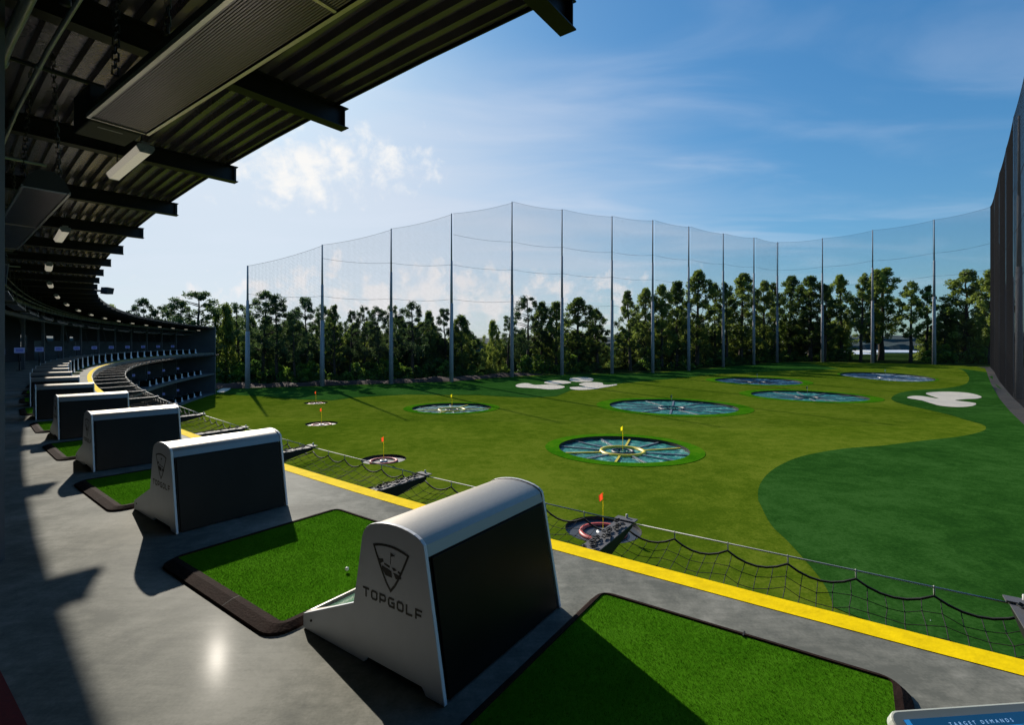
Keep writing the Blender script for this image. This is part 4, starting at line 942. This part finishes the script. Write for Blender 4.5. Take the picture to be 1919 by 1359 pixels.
# ------------------------------------------------------------------ trees
def make_crown(kind, seed, H, Wd, nleaf):
    r = random.Random(seed); t = empty('pine_tree' if kind == 'pine' else 'broadleaf_tree'); trunk = MB(); crown = MB()
    base_r = .018*H+.08; lean = Vector((r.uniform(-.04, .04), r.uniform(-.04, .04), 1))
    tp = [lean*(H*.96*q/8)+Vector((r.uniform(-.12, .12), r.uniform(-.12, .12), 0))*(q > 0) for q in range(9)]
    trunk.tube(tp, [base_r*(1-.88*q/8) for q in range(9)], 7)
    def at(h): q = min(7.99, max(0, h/(H*.96)*8)); i = int(q); return tp[i].lerp(tp[i+1], q-i)
    cl = []
    z0 = {'pine': .38, 'tall': .24, 'broad': .08, 'open': .34}[kind]; nb = {'pine': 46, 'tall': 78, 'broad': 84, 'open': 40}[kind]
    ph = [r.uniform(0, 6.28) for _ in range(4)]
    def env(g_, a):
        if kind == 'pine': e = (.50+.50*math.sin(math.pi*min(1, g_*.8+.12)))*max(0, 1-g_**4)**.5
        elif kind == 'broad': e = (.62+.38*math.sin(math.pi*min(1, g_+.1)))*max(0, 1-g_**2.6)**.5
        else: e = (.45+.55*math.sin(math.pi*min(1, g_*.9+.12)))*max(0, 1-g_**3.2)**.5
        return e*(1+.22*math.sin(2*a+ph[0]+4*g_)+.16*math.sin(3*a+ph[1]-9*g_)+.12*math.sin(17*g_+ph[2]+a))
    for b in range(nb):
        g_ = min(.97, max(.01, (b+r.uniform(-.8, .8))/nb)); a = b*2.399+r.uniform(-.7, .7); R_ = env(g_, a)*Wd*math.sqrt(r.uniform(.12, 1))
        h = (z0+(1-z0)*g_)*H; c_ = at(h)
        q = Vector((c_.x+math.cos(a)*R_, c_.y+math.sin(a)*R_, h-(R_*.10 if kind == 'pine' else R_*.02)))
        p0 = at(max(z0*H*.75, h-R_*(.35 if kind == 'pine' else 1.0))); mid = p0.lerp(q, .5)+Vector((0, 0, -.10*R_ if kind != 'pine' else .08*R_))
        if b % 2 == 0: trunk.tube([p0, mid, q], [base_r*.26, base_r*.16, base_r*.04], 4)
        cl.append((q, r.uniform(.75, 1.3)*Wd*(.24 if kind == 'pine' else .25)*(1-.22*g_)))
    per = nleaf//len(cl); vs = []; fs = []
    flat = .85 if kind == 'pine' else .95
    for q, rad in cl:
        for _ in range(per):
            v = Vector((r.gauss(0, 1), r.gauss(0, 1), r.gauss(0, 1))); v = v.normalized()*rad*(r.random()**.62); v.z *= flat
            c = q+v; s = r.uniform(.15, .30)*(1.0 if kind != 'pine' else .95)
            n1 = Vector((r.gauss(0, 1), r.gauss(0, 1), r.gauss(0, 1))).normalized(); n2 = n1.orthogonal().normalized(); n2.rotate(Matrix.Rotation(r.uniform(0, 6.28), 3, n1)); n3 = n1.cross(n2)
            b = len(vs); k_ = .55 if kind != 'pine' else .4
            vs += [c-n2*s, c+n3*s*k_+n2*s*.1, c+n2*s, c-n3*s*k_+n2*s*.1]; fs.append((b, b+1, b+2, b+3))
    crown.add(vs, fs)
    trunk.build('trunk', MT['bark'], t); crown.build('crown', MT['leafpine' if kind == 'pine' else 'leafbroad'], t)
    t['H'] = H; del t['H']; freeze(t); return t
PROTO = {}
for kind, seeds, H, W in (('pine', (1, 2, 3), 22, 4.6), ('tall', (11, 12, 13), 24, 4.2), ('broad', (21, 22, 23), 18, 5.2), ('open', (31, 32), 22, 3.6)):
    PROTO[kind] = [(make_crown(kind, s, H, W, {'pine': 8500, 'tall': 13000, 'broad': 14000, 'open': 6000}[kind]), H, W) for s in seeds]
used = set()
def tree(kind, var, x, y, z, H, Wd, label, group, rz=None):
    src, h0, w0 = PROTO[kind][var % len(PROTO[kind])]
    if src.name in used: o = copy_tree(src)
    else: o = src; used.add(src.name)
    o.location = (x, y, z); o.scale = (Wd/w0, Wd/w0, H/h0); o.rotation_euler = (0, 0, rng.uniform(0, 6.28) if rz is None else rz)
    tag(o, label, 'tree', group)
KN = {'pine': 'pine with a ragged dark crown', 'tall': 'tall leafy tree with an upright crown', 'broad': 'full rounded leafy tree', 'open': 'slender tree with an open see-through crown'}
# treeline: pixel x, top pixel y, half width in pixels, kind
TLN = [(208, 574, 18, 'broad'), (262, 558, 24, 'pine'), (302, 572, 18, 'pine'), (340, 566, 22, 'pine'), (372, 545, 40, 'pine'), (425, 572, 22, 'broad'), (448, 568, 22, 'pine'), (490, 544, 30, 'pine'), (520, 552, 26, 'pine'), (553, 580, 20, 'pine'), (580, 557, 24, 'pine'),
       (604, 572, 18, 'pine'), (628, 572, 16, 'open'), (655, 582, 16, 'pine'), (684, 574, 16, 'pine'), (708, 575, 20, 'pine'), (738, 572, 16, 'pine'), (775, 566, 26, 'pine'), (805, 585, 16, 'broad'), (838, 578, 20, 'pine'), (866, 592, 22, 'broad'),
       (925, 602, 14, 'broad'), (950, 592, 20, 'pine'), (990, 556, 26, 'pine'), (1015, 566, 18, 'tall'), (1042, 566, 18, 'tall'), (1080, 558, 28, 'tall'), (1120, 578, 20, 'open'),
       (1183, 545, 18, 'open'), (1207, 540, 20, 'tall'), (1240, 534, 20, 'tall'), (1268, 528, 20, 'tall'), (1305, 507, 26, 'tall'), (1340, 530, 16, 'open'), (1388, 512, 26, 'tall'), (1362, 528, 18, 'open'), (1432, 527, 18, 'tall'), (1452, 530, 14, 'open'), (1478, 517, 22, 'tall'),
       (1518, 518, 26, 'tall'), (1545, 532, 16, 'open'), (1578, 514, 18, 'tall'), (1612, 513, 16, 'open'), (1650, 504, 30, 'open'), (1638, 506, 22, 'tall'), (1706, 527, 18, 'open'), (1738, 536, 16, 'open'), (1768, 570, 16, 'broad'), (1812, 507, 30, 'tall'), (1856, 506, 22, 'tall')]
def line_depth(px_):
    xs = [180, 463, 731, 958, 1223, 1463, 1643, 1750, 1862]; ds = [128, 128, 142, 160, 182, 222, 205, 192, 178]
    return float(np.interp(px_, xs, ds))
for i, (x, ty, hw, kd) in enumerate(sorted(TLN)):
    D = line_depth(x)+rng.uniform(-4, 12); X = (x-CX)/FPX*D; zb = hgt_(X, D)-2.0 if x < 1500 else hgt_(X, D)-1.2; top = CZ+(YH-ty)/FPX*D
    tree(kd, i, X, D, zb, (top-zb), hw/FPX*D*1.45, '%s, %s from the left in the front line' % (KN[kd], ordn(i+1)), 'front line of trees behind the net')
# second row fills the gaps lower down
k = 0
x = 415
while x < 1880:
    gap = (893 < x < 918) or (1128 < x < 1166) or (1588 < x < 1742)
    if not gap:
        D = line_depth(x)+rng.uniform(14, 30); X = (x-CX)/FPX*D; zb = -13+CZ if x < 1500 else -10; ty = rng.uniform(592, 628) if x > 1160 or x < 800 else rng.uniform(610, 640)
        top = CZ+(YH-ty)/FPX*D; k += 1; hw = rng.uniform(15, 22); kd = rng.choice(['broad', 'broad', 'tall'])
        tree(kd, k, X, D, zb, top-zb, hw/FPX*D*1.7, 'dark leafy tree in the second row behind the front trees, %s from the left' % ordn(k), 'second row of trees')
    x += rng.uniform(14, 20)
# shrubs and saplings at the foot of the trees
def make_bush(seed):
    r = random.Random(seed); t = empty('bush'); mb = MB(); vs = []; fs = []
    tk = MB()
    for q in range(5): tk.tube([(0, 0, 0), (r.uniform(-.5, .5), r.uniform(-.5, .5), 1.2), (r.uniform(-1, 1), r.uniform(-1, 1), 2.6)], [.07, .05, .02], 4)
    tk.build('stem', MT['bark'], t)
    for c in range(34):
        q = Vector((r.gauss(0, .85), r.gauss(0, .85), 0)); q.z = max(.3, (3.6-q.length*1.1)*r.random()**.7); rad = r.uniform(.35, .75)
        for _ in range(75):
            v = Vector((r.gauss(0, 1), r.gauss(0, 1), r.gauss(0, 1))).normalized()*rad*r.random()**.4; cc = q+v; s = r.uniform(.10, .2); n1 = Vector((r.gauss(0, 1), r.gauss(0, 1), r.gauss(0, 1))).normalized(); n2 = n1.orthogonal().normalized(); n3 = n1.cross(n2)
            b = len(vs); vs += [cc-n2*s, cc+n3*s*.6, cc+n2*s, cc-n3*s*.6]; fs.append((b, b+1, b+2, b+3))
    mb.add(vs, fs); mb.build('foliage', MT['leafbush'], t); freeze(t); return t
bs = [make_bush(s) for s in (41, 42, 43)]; ub = set(); k = 0; x = 412
while x < 1860:
    low_ = 1592 < x < 1738 or 1132 < x < 1166 or 890 < x < 916
    D = line_depth(x)-rng.uniform(-2, 4); X = (x-CX)/FPX*D; zb = hgt_(X, D)-(.9 if x < 1500 else .6); hh = rng.uniform(3.2, 8.5) if not low_ else rng.uniform(.7, 1.4)
    src = bs[k % 3]; k += 1
    if src.name in ub: o = copy_tree(src)
    else: o = src; ub.add(src.name)
    o.location = (X, D, zb); o.scale = (hh/4*1.15, hh/4*1.15, hh/4); o.rotation_euler = (0, 0, rng.uniform(0, 6))
    tag(o, '%s at the foot of the tree line, %s from the left' % ('low shrub' if hh < 4.5 else 'tall leafy thicket bush', ordn(k) if k < 70 else ordn(k)), 'bush', 'undergrowth along the tree line')
    x += rng.uniform(17, 27) if not low_ else rng.uniform(24, 36)
# distant wooded ridges
def ridge(name, D, x0, x1, h, zb, seed, depth=160):
    r = random.Random(seed); n = 260; ph = [r.uniform(0, 6.28) for _ in range(7)]; vs = []
    for i in range(n+1):
        f = i/n; X = x0+(x1-x0)*f
        zt = h*(.72+.22*math.sin(f*7+ph[0])+.08*math.sin(f*19+ph[1])+.03*math.sin(f*61+ph[2]))+1.4*math.sin(f*310+ph[3])+r.uniform(-1.2, 1.2)
        vs += [(X, D, zb), (X, D+depth*.4, zb+(zt-zb)*.8), (X, D+depth, zt), (X, D+depth*2.2, zb)]
    fs = [(4*i+q, 4*i+4+q, 4*i+5+q, 4*i+1+q) for i in range(n) for q in range(3)]
    mb = MB(); mb.add(vs, fs); tag(fixn(mb.build(name, MT['farwood'])), kind='structure')
ridge('hills', 1500, -2600, 2600, 42, -30, 3)
ridge('hills', 620, -900, 1000, 6, -16, 5, 60)
# far buildings seen through the gaps
def shed(name, x0, x1, yt, yb, D, depth, lab, wall, roof):
    X0, X1 = (x0-CX)/FPX*D, (x1-CX)/FPX*D; zt = CZ-(yt-YH)/FPX*D; zb = CZ-(yb-YH)/FPX*D-3
    t = empty(name, (X0, D, zb)); tag(t, lab, 'building', 'buildings beyond the trees'); w = X1-X0; h = zt-zb
    mb = MB(); mb.box((0, 0, 0), (w, depth, h)); mb.build('wall', wall, t)
    mb = MB(); mb.prism([(-.5, h+.002), (-.5, h+.35), (depth*.5, h+depth*.035), (depth+.5, h+.35), (depth+.5, h+.002)], 0, -.4, w+.4); fixn(mb.build('roof', roof, t))
    mb = MB()
    for q in range(int(w//7)): mb.box((2+q*7, -.05, h*.45), (4.6+q*7, -.002, h*.72))
    if w > 7: mb.build('window_band', MT['screendark'], t)
shed('far_building', 1118, 1176, 682, 698, 300, 50, 'brick red building with pale roof seen in the gap between the trees', MT['roofbrown'], MT['roofgrey'])
shed('far_building', 1572, 1650, 665, 670, 420, 60, 'long white roofed building seen between the right hand trunks, left one', MT['roofwhite'], MT['roofwhite'])
shed('far_building', 1655, 1745, 661, 667, 470, 60, 'long white roofed building seen between the right hand trunks, right one', MT['roofwhite'], MT['roofwhite'])
shed('far_building', 536, 566, 684, 692, 260, 20, 'small tan building glimpsed between the trees on the left', MT['roofgrey'], MT['roofgrey'])
scene.render.resolution_x = 1024; scene.render.resolution_y = 726
